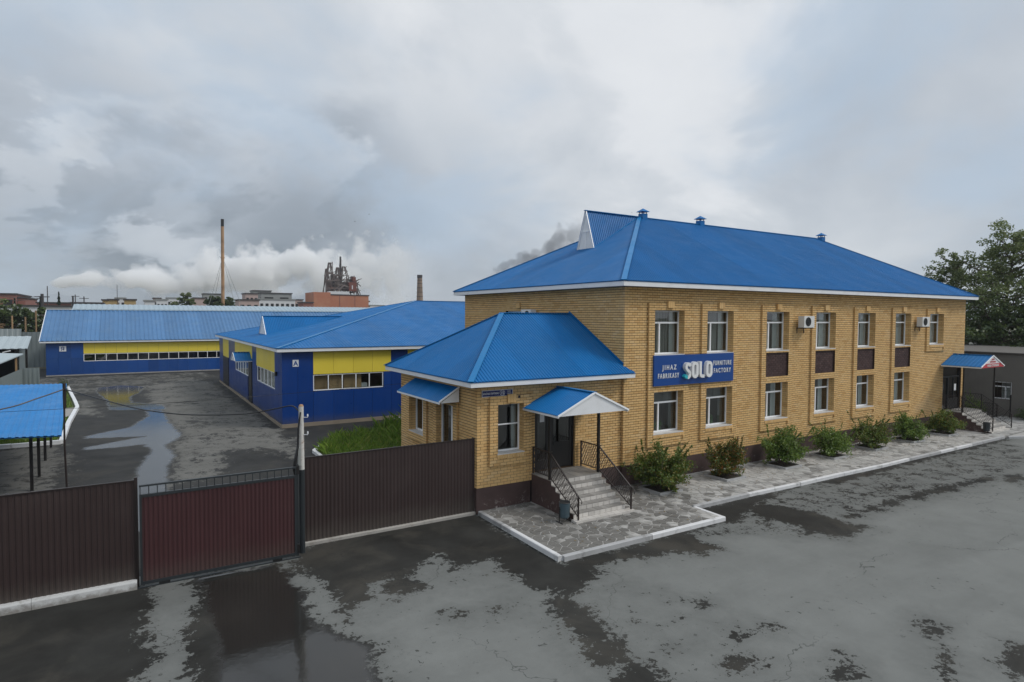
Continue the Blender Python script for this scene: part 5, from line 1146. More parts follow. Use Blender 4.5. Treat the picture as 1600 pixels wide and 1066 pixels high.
tag(m.build('wire', M_BLACK, loc=(-18, 9, 3.3)), 'hair-thin wire stretched level across the yard behind the fence', 'wire')

# ================================================================== FOLIAGE
def leaf_quads(C, size, asp=0.55, up=0.3):
    """C (N,3) centres -> (N,4,3) rhombic leaves with random facing"""
    N = len(C); n = rng.normal(size=(N, 3)); n[:, 2] = np.abs(n[:, 2])+up; n /= np.linalg.norm(n, axis=1, keepdims=True)
    a = rng.normal(size=(N, 3)); a -= n*(a*n).sum(1, keepdims=True); a /= np.linalg.norm(a, axis=1, keepdims=True); b = np.cross(n, a)
    s = (size*rng.uniform(0.6, 1.35, N))[:, None]
    return np.stack([C-a*s*0.5, C+b*s*asp*0.5-a*s*0.05, C+a*s*0.5, C-b*s*asp*0.5-a*s*0.05], 1)
def shrub(label, x, y, h, rad, mat, nleaf=5200, shoots=5, lsz=0.088, z0=0.2, group='shrubs in the paving beds along the office', nbr=26, sq=1.0, seed=0):
    r = np.random.default_rng(seed+11); th = thing('shrub', label, 'shrub', (x, y, z0), group)
    st = MB(); cl = []
    for i in range(nbr):
        an = r.uniform(0, 2*math.pi); el = r.uniform(0.25, 1.45); L = r.uniform(0.6, 1.0)
        e = np.array([math.cos(an)*math.cos(el)*rad, math.sin(an)*math.cos(el)*rad*sq, math.sin(el)*h*0.92])*L+np.array([0, 0, h*0.06])
        mid = e*0.5+np.array([0, 0, h*0.10]); s = np.array([r.uniform(-.12, .12), r.uniform(-.12, .12), 0])
        st.tube([Vector((x, y, z0))+Vector(p) for p in (s, mid, e)], [0.014, 0.009, 0.004], 4, False)
        for f in (0.35, 0.55, 0.75, 0.95, 1.02): cl.append((s*(1-f)+e*f+np.array([0, 0, h*0.10*(1-abs(2*f-1))]), 0.13+0.15*r.random()))
        for q in range(3):
            b0 = s*(1-0.6)+e*0.6; d = r.normal(size=3)*np.array([.3, .3, .22])*rad*0.8; cl.append((b0+d*0.7, 0.08+0.10*r.random())); cl.append((b0+d, 0.07+0.08*r.random()))
    for i in range(shoots):
        an = r.uniform(0, 2*math.pi); rr_ = r.uniform(0.2, 0.85)*rad; b0 = np.array([math.cos(an)*rr_, math.sin(an)*rr_*sq, h*r.uniform(0.55, 0.8)]); tip = b0+np.array([math.cos(an)*r.uniform(.05, .45), math.sin(an)*r.uniform(.05, .35), r.uniform(.3, .6)])
        st.tube([Vector((x, y, z0))+Vector(p) for p in (b0*0.5, b0, tip)], [0.008, 0.006, 0.003], 4, False)
        for f in np.linspace(0, 1, 9): cl.append((b0*(1-f)+tip*f, 0.035))
    st.build('stems', M_BARK, th, recalc=False)
    cl = [c for c in cl if c[0][2] > 0.03]; w = np.array([max(0.045, c[1])**1.3 for c in cl]); w /= w.sum(); idx = r.choice(len(cl), nleaf, p=w)
    cen = np.array([c[0] for c in cl])[idx]; rad_ = np.array([c[1] for c in cl])[idx]; d = r.normal(size=(nleaf, 3)); d /= np.linalg.norm(d, axis=1, keepdims=True)
    P = cen+d*(rad_*r.uniform(0.3, 1.15, nleaf))[:, None]; P[:, 2] = np.maximum(P[:, 2], 0.01); P += np.array([x, y, z0])
    o = quads_mesh('foliage', leaf_quads(P, lsz), mat, th, (x, y, z0)); o['kind'] = 'stuff'; return th
BX = [(0.88, -1.12, 1.70, 1.58, M_LEAFM, 7, 'broad loose green shrub with long shoots, nearest the entrance steps', 15000), (4.50, -1.12, 1.62, 1.16, M_LEAFR, 4, 'compact shrub with reddish orange leaves, second from the entrance steps', 11000),
      (8.25, -1.10, 1.75, 1.32, M_LEAF, 6, 'tall dense green shrub below the third lower window', 12000), (11.85, -1.10, 1.30, 1.35, M_LEAF, 9, 'low open bright green shrub below the fourth lower window', 7500),
      (15.45, -1.05, 1.48, 1.30, M_LEAFM, 6, 'dark green shrub below the fifth lower window', 9000), (19.10, -1.05, 1.38, 1.15, M_LEAF, 6, 'green shrub below the sixth lower window', 7500), (22.75, -1.10, 1.28, 1.30, M_LEAFM, 3, 'dark green shrub beside the far canopy steps', 8000)]
for i, (x, y, h, r_, mt, sh_, lb, nl) in enumerate(BX):
    pb = thing('planter_bed', 'concrete edged square bed around the '+lb.split(',')[0].replace('shrub below', 'shrub under')[:70], 'planter', (x, y, 0.12), 'square planting beds in the paving')
    s_ = 0.58; z0, z1 = 0.10, 0.20
    for q in ((x-s_, x+s_, y-s_, y-s_+0.07), (x-s_, x+s_, y+s_-0.07, y+s_), (x-s_, x-s_+0.07, y-s_+0.072, y+s_-0.072), (x+s_-0.07, x+s_, y-s_+0.072, y+s_-0.072)): MB().box(*q, z0, z1).build('edging', M_KERBG, pb)
    MB().box(x-s_+0.07, x+s_-0.07, y-s_+0.07, y+s_-0.07, z0, 0.165).build('soil', M_SOIL, pb)
    shrub(lb, x, y, h, r_, mt, nl, sh_, seed=i*3+1, z0=0.165, sq=0.8)
def grass(name, poly, z, n, hmin, hmax, label, mat=M_GRASS, w=0.012, density=None, zt=None):
    xs = [p[0] for p in poly]; ys = [p[1] for p in poly]
    P = np.stack([rng.uniform(min(xs), max(xs), n*3), rng.uniform(min(ys), max(ys), n*3)], 1); ins = sdist(P[:, 0], P[:, 1], poly) > 0.05; P = P[ins][:n]; n = len(P)
    clump = 0.5+0.5*np.sin(P[:, 0]*2.3+np.cos(P[:, 1]*1.7)*2)*np.cos(P[:, 1]*2.9+P[:, 0]); h = hmin+(hmax-hmin)*(rng.random(n)**2)*(0.3+0.9*clump)
    if density is not None: h *= density(P[:, 0], P[:, 1])
    an = rng.uniform(0, 6.283, n); dx_, dy_ = np.cos(an), np.sin(an); lean = rng.normal(size=(n, 2))*0.35*h[:, None]
    B = np.concatenate([P, np.full((n, 1), z)], 1); W_ = np.stack([dx_*w, dy_*w, np.zeros(n)], 1); T_ = B+np.concatenate([lean, h[:, None]], 1); Md = B+np.concatenate([lean*0.35, h[:, None]*0.6], 1)
    V = np.stack([B-W_, B+W_, Md+W_*0.7, T_], 1)
    o = quads_mesh(name, V, mat); return tag(o, label, 'grass', kind='stuff')
lawn = [(-8.4, 7.2), (-8.45, 12.2), (-7.1, 14.5), (-3.8, 15.7), (-0.3, 16.2), (-0.3, 13.2), (-6.3, 7.1)]
structure(MB().prism([(x, y, -0.01) for x, y in lawn], (0, 0, 0.10)).build('lawn_soil', M_TURF, loc=(0, 0, 0)))
grass('lawn_grass', lawn, 0.085, 20000, 0.07, 0.62, 'overgrown green grass island behind the right brown fence', density=lambda x, y: 1+1.5*np.clip((x+5.0)/3, 0, 1))
fl = thing('flowering_weed', 'tall weed with small white flowers at the back of the grass island', 'plant', (-2.9, 14.8, 0.09)); m = MB(); f_ = MB()
for i in range(9):
    a = Vector((-3.3+random.uniform(0, 1.1), 14.8+random.uniform(-.3, .3), 0.09)); b = a+Vector((random.uniform(-.15, .15), random.uniform(-.15, .15), random.uniform(0.7, 1.15))); m.tube([a, (a+b)/2, b], 0.008, 4)
    for k in range(3): c = b+Vector((random.uniform(-.08, .08), random.uniform(-.08, .08), random.uniform(-.12, .03))); f_.tube([c-Vector((0, 0, .02)), c+Vector((0, 0, .02))], 0.028, 6)
m.build('stem', M_PLANT, fl, recalc=False); f_.build('flower', M_PAPER, fl)['kind'] = 'stuff'
def kerb2(nm, pts, w, h, mat, L=1.0):
    k = structure(MB().box(pts[0][0]-.04, pts[0][0]+.04, pts[0][1]-.04, pts[0][1]+.04, -0.02, 0.02).build(nm, mat, loc=(0, 0, 0)))
    for i in range(len(pts)-1):
        a = Vector((*pts[i], 0)); b = Vector((*pts[i+1], 0)); d = b-a; n = max(1, round(d.length/L)); d /= n; u = d.normalized(); r = Vector((u.y, -u.x, 0))*w/2
        for j in range(n):
            p = a+d*j+u*0.01; q_ = a+d*(j+1)-u*0.01; m = MB(); zz = h+random.uniform(-.01, .01); m.prism([p-r-Vector((0, 0, .02)), p-r+Vector((0, 0, zz)), p+r+Vector((0, 0, zz)), p+r-Vector((0, 0, .02))], q_-p); m.build('kerbstone', mat, k)
kerb2('lawn_kerb', [(-8.5, 7.2), (-8.55, 12.3), (-7.9, 13.4)], 0.15, 0.13, M_KERB)
lawn2 = [(-30, 20.9), (-19.1, 20.9), (-19.25, 27.5), (-19.25, 30.0), (-30, 30.0)]; lawn3 = [(-30, 34.6), (-19.3, 34.6), (-19.6, 38), (-20.9, 50.0), (-30, 50)]
for L_ in (lawn2, lawn3): structure(MB().prism([(x, y, -0.01) for x, y in L_], (0, 0, 0.10)).build('verge_soil', M_TURF, loc=(0, 0, 0)))
grass('verge_grass', [(-24, 20.95), (-19.15, 20.95), (-19.3, 30), (-24, 30)], 0.085, 15000, 0.05, 0.22, 'short green verge grass under and beyond the blue carport', w=0.02)
grass('verge_grass', [(-23, 34.7), (-19.4, 34.7), (-19.7, 38), (-20.9, 50.0), (-23, 50)], 0.085, 6000, 0.05, 0.22, 'far strip of verge grass behind the carport towards the far hall', w=0.03)
kerb2('verge_kerb', [(-30, 20.8), (-19.0, 20.8), (-19.15, 27.5), (-19.15, 34.5), (-19.5, 38), (-20.8, 50.0)], 0.22, 0.20, M_WHITE, 1.0)
structure(MB().box(-21.5, -19.3, 30.1, 34.5, -0.01, 0.10).build('path', M_CONC, loc=(0, 0, 0)))
shrub('small dark conical bush beyond the carport roof corner', -20.3, 39.5, 1.75, 0.36, M_LEAFD, 2500, 0, 0.09, 0.09, 'lone bushes in the yard', 22, seed=50)

n_ = 900; fx = np.concatenate([rng.uniform(0, 24, 500), rng.uniform(-6, 24, 400)]); fy = np.concatenate([rng.normal(-1.6, 0.55, 500), rng.uniform(-4.3, -0.1, 400)]); ok = (fy > -3.05) & (fy < -0.06) | ((fx < 0.2) & (fy > -4.3) & (fy < -2.7)); fx, fy = fx[ok], fy[ok]
FLQ = leaf_quads(np.stack([fx, fy, np.full(len(fx), 0.135)], 1), 0.055, 0.6, 6.0)
tag(quads_mesh('fallen_leaves', FLQ, leafmat("fallen_leaf", [(0, (0.12, 0.07, 0.02)), (0.5, (0.22, 0.13, 0.03)), (1, (0.28, 0.20, 0.05))], 0.1)), 'fallen leaves scattered on the paving below the shrubs', 'leaves', kind='stuff')
# ================================================================== BINS
def binn(x, y, label, mat):
    b = thing('litter_bin', label, 'bin', (x, y, 0.118), 'litter bins at the steps')
    m = MB(); n = 14; m.tube([(x, y, 0.26), (x, y, 0.30), (x, y, 0.74)], [0.14, 0.155, 0.175], n, True); m.build('bucket', mat, b)
    m = MB(); m.tube([(x+0.178*math.cos(a), y+0.178*math.sin(a), 0.745) for a in np.linspace(0, 2*math.pi, 17)], 0.012, 5, False); m.build('rim', M_GREYMET, b)
    m = MB(); m.tube([(x, y, 0.742), (x, y, 0.746)], 0.165, n, True); m.build('bin_mouth', M_DARK, b)
    for s in (-1, 1): m = MB(); m.tube([(x+s*0.20, y, 0.62), (x+s*0.20, y, 0.13)], 0.014, 6); m.bar((x+s*0.20, y-0.18, 0.13), (x+s*0.20, y+0.18, 0.13), 0.03, 0.02); m.build('stand', M_BLACK, b)
    m = MB(); m.bar((x-0.2, y, 0.55), (x+0.2, y, 0.55), 0.02, 0.02); m.build('pivot', M_BLACK, b)
binn(-4.40, -2.22, 'blue grey litter bin at the foot of the main entrance steps', M_BIN); binn(25.0, -2.35, 'dark litter bin at the foot of the far canopy steps', M_GREYMET)

# ================================================================== FAR CANOPY + STEPS (right)
steps('small flight of steps below the glazed corner entrance at the far end of the office', 25.2, 27.75, -0.04, -1.05, 1.12, 6, 0.155, 0.24, -2.5, 25.3, 27.7)
railing('stair_railing', 'dark lattice stair railing nearest the last shrub at the far entrance', [(25.2, -0.1, 1.12, 0.92), (25.2, -1.02, 1.12, 0.92), (25.6, -2.42, 0.19, 0.78)], 0.9, group='railings of the far entrance')
railing('stair_railing', 'dark lattice stair railing on the grey building side of the far entrance', [(27.72, -0.1, 1.12, 0.92), (27.72, -1.02, 1.12, 0.92), (28.1, -2.42, 0.19, 0.78)], 0.9, group='railings of the far entrance')
c2 = gable_canopy('far_awning', 'blue awning with red and white lettered gable over the far entrance', FF, 26.12, 1.49, 2.15, 3.86, 4.46, M_ROOF, posts=((25.3, 1.02, 1.12), (27.4, 1.75, 0.9)), d0=SD+0.01, pitch=0.2)
m = MB(); G2 = Face('y', -2.15)
m.prism([G2.p(24.68, -0.025, 3.80), G2.p(27.56, -0.025, 3.80), G2.p(27.56, -0.025, 3.84), G2.p(27.10, -0.025, 4.03), G2.p(25.14, -0.025, 4.03), G2.p(24.68, -0.025, 3.84)], (0, -0.012, 0)); m.build('red_band', M_RED, c2)
text_mb('НАША СТОЛОВАЯ', 0.17, G2, 26.12, 3.86, -0.010, 0.004, 0.98, 0.003, 'CENTER').build('lettering', M_LETTER, c2, recalc=False)
text_mb('ДОБРО', 0.12, G2, 26.12, 4.22, -0.022, 0.003, 0.9, 0.002, 'CENTER').build('lettering', M_RED, c2, recalc=False)
text_mb('ПОЖАЛОВАТЬ', 0.12, G2, 26.12, 4.08, -0.022, 0.003, 0.9, 0.002, 'CENTER').build('lettering', M_RED, c2, recalc=False)

# grey building on the right with its bushes and fence post
gb = thing('grey_building', 'low dark grey plastered building with flat roof and one barred window, right of the office', 'building', (33.6, 8, 0))
GF = Face('x', 33.6); m = MB(); wall_core(m, GF, -3.4, 34, 0, 4.28, [(-0.45, 0.62, 1.22, 2.40)], 0, 0.3); m.poly((33.6, -3.4, 0), (46, -3.4, 0), (46, -3.4, 4.28), (33.6, -3.4, 4.28)); m.poly((33.6, 34, 0), (46, 34, 0), (46, 34, 4.28), (33.6, 34, 4.28))
m.build('wall', M_GREY, gb, recalc=False); MB().box(33.45, 46.1, -3.55, 34.1, 4.285, 4.35).build('roof', simple("bitumen_roof", (0.11, 0.10, 0.088), 0.9, 0.2, 1), gb)
window(GF, gb, -0.43, 0.60, 1.24, 2.38, -0.14, 'T', sill=False, curtain=[(0.05, 0.6, 0, 1, M_CURT, 0.12)])
m = MB()
for k in range(5): m.bar(GF.p(-0.38+k*0.24, 0.01, 1.24), GF.p(-0.38+k*0.24, 0.01, 2.38), 0.014)
for k in range(3): m.bar(GF.p(-0.43, 0.012, 1.45+k*0.36), GF.p(0.6, 0.012, 1.45+k*0.36), 0.014)
m.build('window_grille', M_BLACK, gb); MB().box(34.0, 34.1, -3.3, 33.9, 0.1, 4.2).build('partition', M_DARK, gb)
# round lamp seen under the far awning
gl_ = thing('wall_lamp', 'cluster of pale globe lamps on the wall of the grey building', 'lamp', (33.5, 2.6, 3.6)); 
for k in range(3): m = MB(); m.tube([(33.42, 2.3+k*0.28, 3.52-abs(k-1)*0.12), (33.42, 2.3+k*0.28, 3.62-abs(k-1)*0.12), (33.42, 2.3+k*0.28, 3.78-abs(k-1)*0.12)], [0.06, 0.14, 0.05], 10); m.build('globe', simple("pale_globe", (0.55, 0.53, 0.42), 0.4, 0.05, 3), gl_)
bp_ = thing('fence_post', 'slim black post with curled brace before the grey building', 'post', (33.0, -0.62, 0)); MB().box(32.97, 33.03, -0.65, -0.59, 0, 1.62).build('column', M_BLACK, bp_); MB().tube([(33.0, -0.60, 0.7), (32.95, -0.4, 0.35), (32.9, -0.2, 0.1)], 0.018, 6).build('brace', M_BLACK, bp_)
rl = railing('low_fence', 'low dark lattice fence in front of the grey building', [(33.0, 6.0, 0.0, 0.95), (33.0, 3.0, 0.0, 0.95), (33.0, 0.1, 0.0, 0.95)], 0.9, 'fence', group='low lattice fence')
shrub('yellowish green weedy bush at the foot of the grey building wall', 32.4, 1.2, 1.45, 0.8, M_GRASS, 2600, 3, 0.08, 0.1, 'bushes by the grey wall', 18, seed=71)
shrub('darker low bush at the right, foot of the grey building', 32.9, -1.6, 0.9, 0.7, M_LEAFD, 1800, 0, 0.08, 0.1, 'bushes by the grey wall', 16, seed=72)
shrub('dull weedy bush behind the far steps railing', 31.6, 3.4, 1.2, 0.9, M_LEAFM, 2200, 3, 0.08, 0.1, 'bushes by the grey wall', 18, seed=73)

# ================================================================== TREES
def tree(name, label, x, y, H, R, mat, nleaf=16000, seed=0, z0=0.0, crown0=0.25, lsz=0.22, group=None, nlimb=22, shape=1.0, par=None):
    r = np.random.default_rng(seed); th = thing(name, label, 'tree', (x, y, z0), group); tr = MB(); B = Vector((x, y, z0)); lean = r.normal(size=2)*0.02*H
    tp = lambda f: B+Vector((lean[0]*f*f, lean[1]*f*f, H*f*0.93))
    tr.tube([tp(f) for f in (0, .15, .35, .55, .75, .95)], [0.030*H*0.75, 0.024*H*0.75, 0.018*H*0.75, 0.012*H*0.75, 0.007*H*0.75, 0.002*H], 8); cl = []
    for i in range(nlimb):
        f = crown0*0.8+(0.97-crown0*0.8)*(i+0.5)/nlimb; an = i*2.4+r.uniform(-.5, .5); rr_ = R*(0.30+0.85*math.sin(math.pi*min(1, max(0.02, (f-crown0*0.6)/(1.04-crown0*0.6)))**0.85)**0.8*shape)*(1.15-0.55*f)*r.uniform(0.6, 1.2)
        a = tp(f); e = a+Vector((math.cos(an)*rr_, math.sin(an)*rr_, rr_*r.uniform(0.15, 0.75))); mid = a.lerp(e, 0.5)+Vector((0, 0, -0.05*rr_))
        tr.tube([a, mid, e], [0.007*H, 0.004*H, 0.0015*H], 5, False)
        for k in range(7):
            g = 0.35+0.68*k/6; c = a.lerp(e, g)+Vector(r.normal(size=3)*0.16*R); cl.append((c, r.uniform(0.07, 0.16)*R))
            if k % 2: tr.tube([a.lerp(e, g-0.1), c], [0.0022*H, 0.001*H], 4, False)
    tr.build('trunk', M_BARK, th, recalc=False)
    n = nleaf; cen = np.array([tuple(c[0]) for c in cl]); rad = np.array([c[1] for c in cl]); w = rad**2.0; idx = r.choice(len(cl), n, p=w/w.sum()); d = r.normal(size=(n, 3)); d /= np.linalg.norm(d, axis=1, keepdims=True)
    P = cen[idx]+d*(rad[idx]*r.uniform(0.15, 1.1, n)**0.7)[:, None]*np.array([1.15, 1.15, 0.75]); P[:, 2] = np.maximum(P[:, 2], z0+0.1)
    o = quads_mesh('crown', leaf_quads(P, lsz, 0.7), mat, th, (x, y, z0)); o['kind'] = 'stuff'; return th
tree('poplar_tree', 'tallest tree behind the grey building, rising near the right edge', 51.0, 6.6, 15.2, 4.3, M_LEAFT, 26000, 3, crown0=0.14, lsz=0.19, nlimb=52, shape=0.9)
tree('poplar_tree', 'shorter pointed tree beside the far end of the office roof', 50.0, 10.3, 13.6, 3.1, M_LEAFT, 12000, 8, crown0=0.22, lsz=0.19, nlimb=34, shape=0.85)
tree('poplar_tree', 'tree cut by the right edge of the frame', 53.0, 2.3, 13.6, 3.8, M_LEAFT, 14000, 12, crown0=0.15, lsz=0.2, nlimb=36)
tree('broad_tree', 'low dark tree filling the gap right behind the office corner', 48.5, 11.5, 8.2, 3.2, M_LEAFD, 8000, 15, crown0=0.08, lsz=0.24, nlimb=24)
tree('broad_tree', 'low dark tree below the tallest one, above the grey building', 47.5, 5.5, 8.0, 3.6, M_LEAFD, 9000, 16, crown0=0.06, lsz=0.24, nlimb=26)
tree('broad_tree', 'low dark tree at the right edge above the grey building', 49.0, 0.5, 8.8, 3.8, M_LEAFD, 8000, 17, crown0=0.06, lsz=0.24, nlimb=24)
m = MB(); m.box(52, 62, 12, 40, 0, 5.6); bb = thing('far_shed', 'far grey shed glimpsed between office corner and trees', 'building', (57, 26, 0)); m.build('wall', M_FGREY, bb); MB().box(51.7, 62.3, 11.7, 40.3, 5.6, 5.85).build('roof', M_FDARK, bb)

# ================================================================== CARPORT, SHEDS (left)
cp = thing('carport', 'bright blue profiled carport roof on thin dark posts behind the left fence', 'carport', (-21, 15, 0))
NR, FR, FLc, NLc = (-18.06, 9.0, 2.30), (-18.76, 21.2, 3.0), (-26.5, 23.3, 3.0), (-25.8, 11.1, 2.3)
base_face([NR, FR, FLc, NLc], M_ROOFC, cp, 'roof_deck', 0.03); sheets([NR, FR, FLc, NLc], Vector(FR)-Vector(NR), M_ROOFC, cp, pitch=0.2, height=0.02, sheet=1.1)
for (y_, x_) in ((11.04, -19.15), (13.4, -19.17), (16.7, -19.28), (20.0, -19.36)):
    zt = 2.3+(y_-9.0)/12.2*0.7-0.09; MB().box(x_-0.05, x_+0.05, y_-0.05, y_+0.05, 0, zt).build('post', M_BLACK, cp); MB().box(x_-5.5-0.05, x_-5.5+0.05, y_+1.5-0.05, y_+1.5+0.05, 0, zt+0.05).build('post', M_BLACK, cp)
    MB().bar((x_+0.3, y_-0.1, zt-0.02), (x_-6, y_+1.6, zt-0.02), 0.06).build('rafter', M_BLACK, cp)
for (a, b) in (((-19.13, 10, 2.22), (-19.38, 20.8, 2.84)),): MB().bar(a, b, 0.07).build('beam', M_BLACK, cp)
MB().bar((-19.15, 11.04, 1.75), (-19.2, 13.4, 2.35), 0.03).build('brace', M_BLACK, cp)
ld = thing('steel_bar', 'thin steel bar leaning on the carport floor behind the left fence', 'bar', (-20.3, 10.6, 0)); MB().bar((-19.7, 9.4, 0.02), (-20.9, 11.6, 0.9), 0.07).build('bar', M_BLACK, ld)
sf = thing('grey_fence', 'grey profiled metal fence running back beyond the carport', 'fence', (-22.5, 32, 0))
sheets([(-22.75, 26, 0), (-22.5, 37.5, 0), (-22.5, 37.5, 2.72), (-22.75, 26, 2.72)], (0, 0, 1), M_GSHEET, sf, name='fence_sheet', pitch=0.25, height=0.02)
sheets([(-22.5, 37.5, 0), (-21.5, 37.5, 0), (-21.5, 37.5, 2.75), (-22.5, 37.5, 2.75)], (0, 0, 1), M_GSHEET, sf, name='fence_sheet', pitch=0.25, height=0.02)
s1 = thing('open_shed', 'open fronted shed with pale sheet roof left of the far hall', 'shed', (-27, 47, 0))
q = [(-33, 46.4, 3.72), (-23.15, 46.4, 3.72), (-23.3, 50.5, 4.62), (-33, 50.5, 4.62)]; sheets(q, (0, 1, 0.2), M_PALES, s1, pitch=0.5, height=0.03, sheet=1.2); base_face(q, M_PALES, s1, 'roof_deck', 0.03)
MB().box(-33, -23.6, 50.3, 50.45, 0, 4.5).build('back_wall', M_DARK, s1); MB().box(-24.05, -23.85, 46.8, 47.0, 0, 3.65).build('post', M_BLACK, s1); MB().prism([(-23.8, 47.0, 0), (-23.8, 50.4, 0), (-23.8, 50.4, 4.5), (-23.8, 47.0, 3.7)], (0.05, 0, 0)).build('side_wall', M_GSHEET, s1)
s2 = thing('lean_to_roof', 'pale sloping sheet roof in front of the open shed', 'shed', (-26, 41, 0)); q = [(-30, 37.0, 2.40), (-24.6, 39.8, 2.72), (-23.2, 44.5, 3.42), (-30, 44.8, 3.8)]
m = MB(); m.prism(q, (0, 0, -0.08)); m.build('roof', M_PALES, s2)
for (a, b, z) in ((-24.6, 40.3, 2.6), (-23.6, 43.9, 3.2), (-29, 38, 2.4)): MB().box(a-.06, a+.06, b-.06, b+.06, 0, z).build('post', M_WOOD, s2)
ft = thing('shed_lamp', 'white lamp under the eave of the open shed', 'lamp', (-24.4, 46.6, 3.4)); m = MB(); m.bar((-24.75, 46.5, 3.45), (-24.25, 46.45, 3.58), 0.2, 0.08); m.build('head', M_PAPER, ft)
gw = thing('grey_fence', 'grey sheet metal boundary wall behind the sheds', 'fence', (-32, 78, 0)); sheets([(-42, 78, 0), (-22.0, 78, 0), (-22.0, 78, 4.35), (-42, 78, 4.35)], (0, 0, 1), M_GSHEET, gw, name='fence_sheet', pitch=0.5, height=0.03, sheet=2.2)
sheets([(-42, 77, 3.0), (-27.2, 77, 3.0), (-27.2, 77.9, 4.75), (-42, 77.9, 4.75)], (0, 1, 1), M_GSHEET, gw, name='fence_sheet', pitch=0.5, height=0.03, sheet=2.2)
for (x_, zt, lb) in ((-28.35, 6.35, 'left of three bare poles behind the grey boundary wall'), (-27.05, 6.2, 'middle of three bare poles behind the grey boundary wall'), (-26.0, 7.0, 'tallest rusty pole of three, nearest the far hall gable')):
    pp = thing('fence_pole', lb, 'pole', (x_, 80, 0), 'bare poles behind the boundary wall'); MB().tube([(x_, 80, 0), (x_, 80, zt)], 0.09, 8).build('shaft', M_WOOD, pp)
ts = thing('timber_stack', 'heap of old timber planks behind the grey boundary wall', 'timber', (-30.5, 80, 4.2))
for k in range(14): y_ = 79.6+random.uniform(0, .8); MB().bar((-32.6+random.uniform(0, 1), y_, 4.55+k*0.05), (-28.9-random.uniform(0, 1.2), y_+random.uniform(-.4, .4), 4.6+k*0.055+random.uniform(0, .12)), 0.22, 0.06).build('plank', M_WOOD, ts)
MB().box(-32.4, -29.0, 79.6, 80.5, 0, 4.55).build('stack_base', M_WOOD, ts)

# ================================================================== FAR BACKGROUND
def far_block(label, x0, x1, y, d, zt, mat, rows=1, cols=4, roofm=None, zb=0, wz=None, cat='building', wm=None, name='far_building'):
    b = thing(name, label, cat, ((x0+x1)/2, y+d/2, zb)); m = MB(); m.box(x0, x1, y, y+d, zb, zt); m.build('wall', mat, b)
    MB().box(x0-0.3, x1+0.3, y-0.3, y+d+0.3, zt, zt+0.35).build('roof', roofm or M_FDARK, b)
    if rows:
        z0, z1 = wz or (zt-3.6, zt-0.9); rh = (z1-z0)/rows; cw = (x1-x0)/cols
        for r in range(rows):
            for c in range(cols): MB().box(x0+cw*(c+0.22), x0+cw*(c+0.78), y-0.06, y+0.05, z0+rh*(r+0.18), z0+rh*(r+0.82)).build('window', wm or M_DARK, b)
    return b
far_block('long dull red brick works building at the left edge of the horizon', -75, -42.6, 200, 30, 11.9, M_RBRICK2, 1, 9); far_block('lower darker wing of the left brick works', -42.5, -40.8, 202, 26, 11.0, M_RBRICK2, 0)
far_block('long whitish workshop with dark eave behind the left trees', -70, -26.5, 140, 14, 8.05, M_FWHITE, 1, 16, wz=(5.0, 7.4))
far_block('low red roofed building beyond the whitish workshop', -36, -22.8, 180, 16, 9.3, M_RBRICK2, 1, 6); far_block('thin dull roofline left of the ochre sheds', -27.7, -21.5, 162, 10, 9.1, M_FGREY, 1, 4)
FB = [('ochre hut with dark opening, leftmost of the distant plant buildings', -22.4, -21.2, 190, 10.8, M_FYEL, 1), ('ochre shed with white top in the distant plant', -21.4, -18.9, 203, 11.2, M_FYEL, 2), ('small white tank house in the distant plant', -20.0, -17.1, 230, 12.3, M_FWHITE, 2), ('ochre gallery on legs in the distant plant', -17.3, -14.3, 200, 11.2, M_FYEL, 3),
      ('low white shed half hidden by steam', -12.2, -9.7, 190, 10.8, M_FWHITE, 2), ('pinkish block behind the low white shed', -7.9, -5.4, 262, 13.2, M_FPINK, 2), ('white cabin right of the low white shed', -7.9, -4.6, 230, 12.0, M_FWHITE, 3), ('pale block left of the round tree', -3.2, 0.8, 262, 13.4, M_FWHITE, 3),
      ('pinkish wall between the two distant trees', 3.6, 7.6, 231, 12.8, M_FPINK, 0), ('grey roofed hall behind the steel stack', 13.2, 20.7, 300, 16.5, M_FGREY, 4), ('pinkish block right of the steel stack', 12.9, 18.8, 190, 11.5, M_FPINK, 3), ('pink tower block with dark windows', 19.4, 23.6, 221, 14.5, M_FPINK, 3),
      ('pale upper storey at the top of the distant plant', 28.6, 35.7, 262, 17.1, M_FGREY, 5), ('greenish grey hall with dark roof edge in the distant plant', 26.2, 37.3, 230, 15.1, M_FGREY, 2), ('pale low workshop below the greenish hall', 22.8, 35.0, 214, 12.4, M_FWHITE, 7), ('ochre pink annex right of the greenish hall', 36.0, 40.5, 226, 12.7, M_FPINK, 3), ('dark red sheds beside the brick silo', 34.7, 37.9, 200, 11.2, M_RBRICK2, 4), ('low pale roof right of the brick silo', 91.8, 99.9, 300, 12.3, M_FWHITE, 3)]
for lb, a, b, y_, zt, mt, nw in FB: far_block(lb, a, b, y_, 8, zt-0.35, mt, 1 if nw else 0, max(1, nw), roofm=M_FGREY if mt is M_FWHITE else M_FDARK)
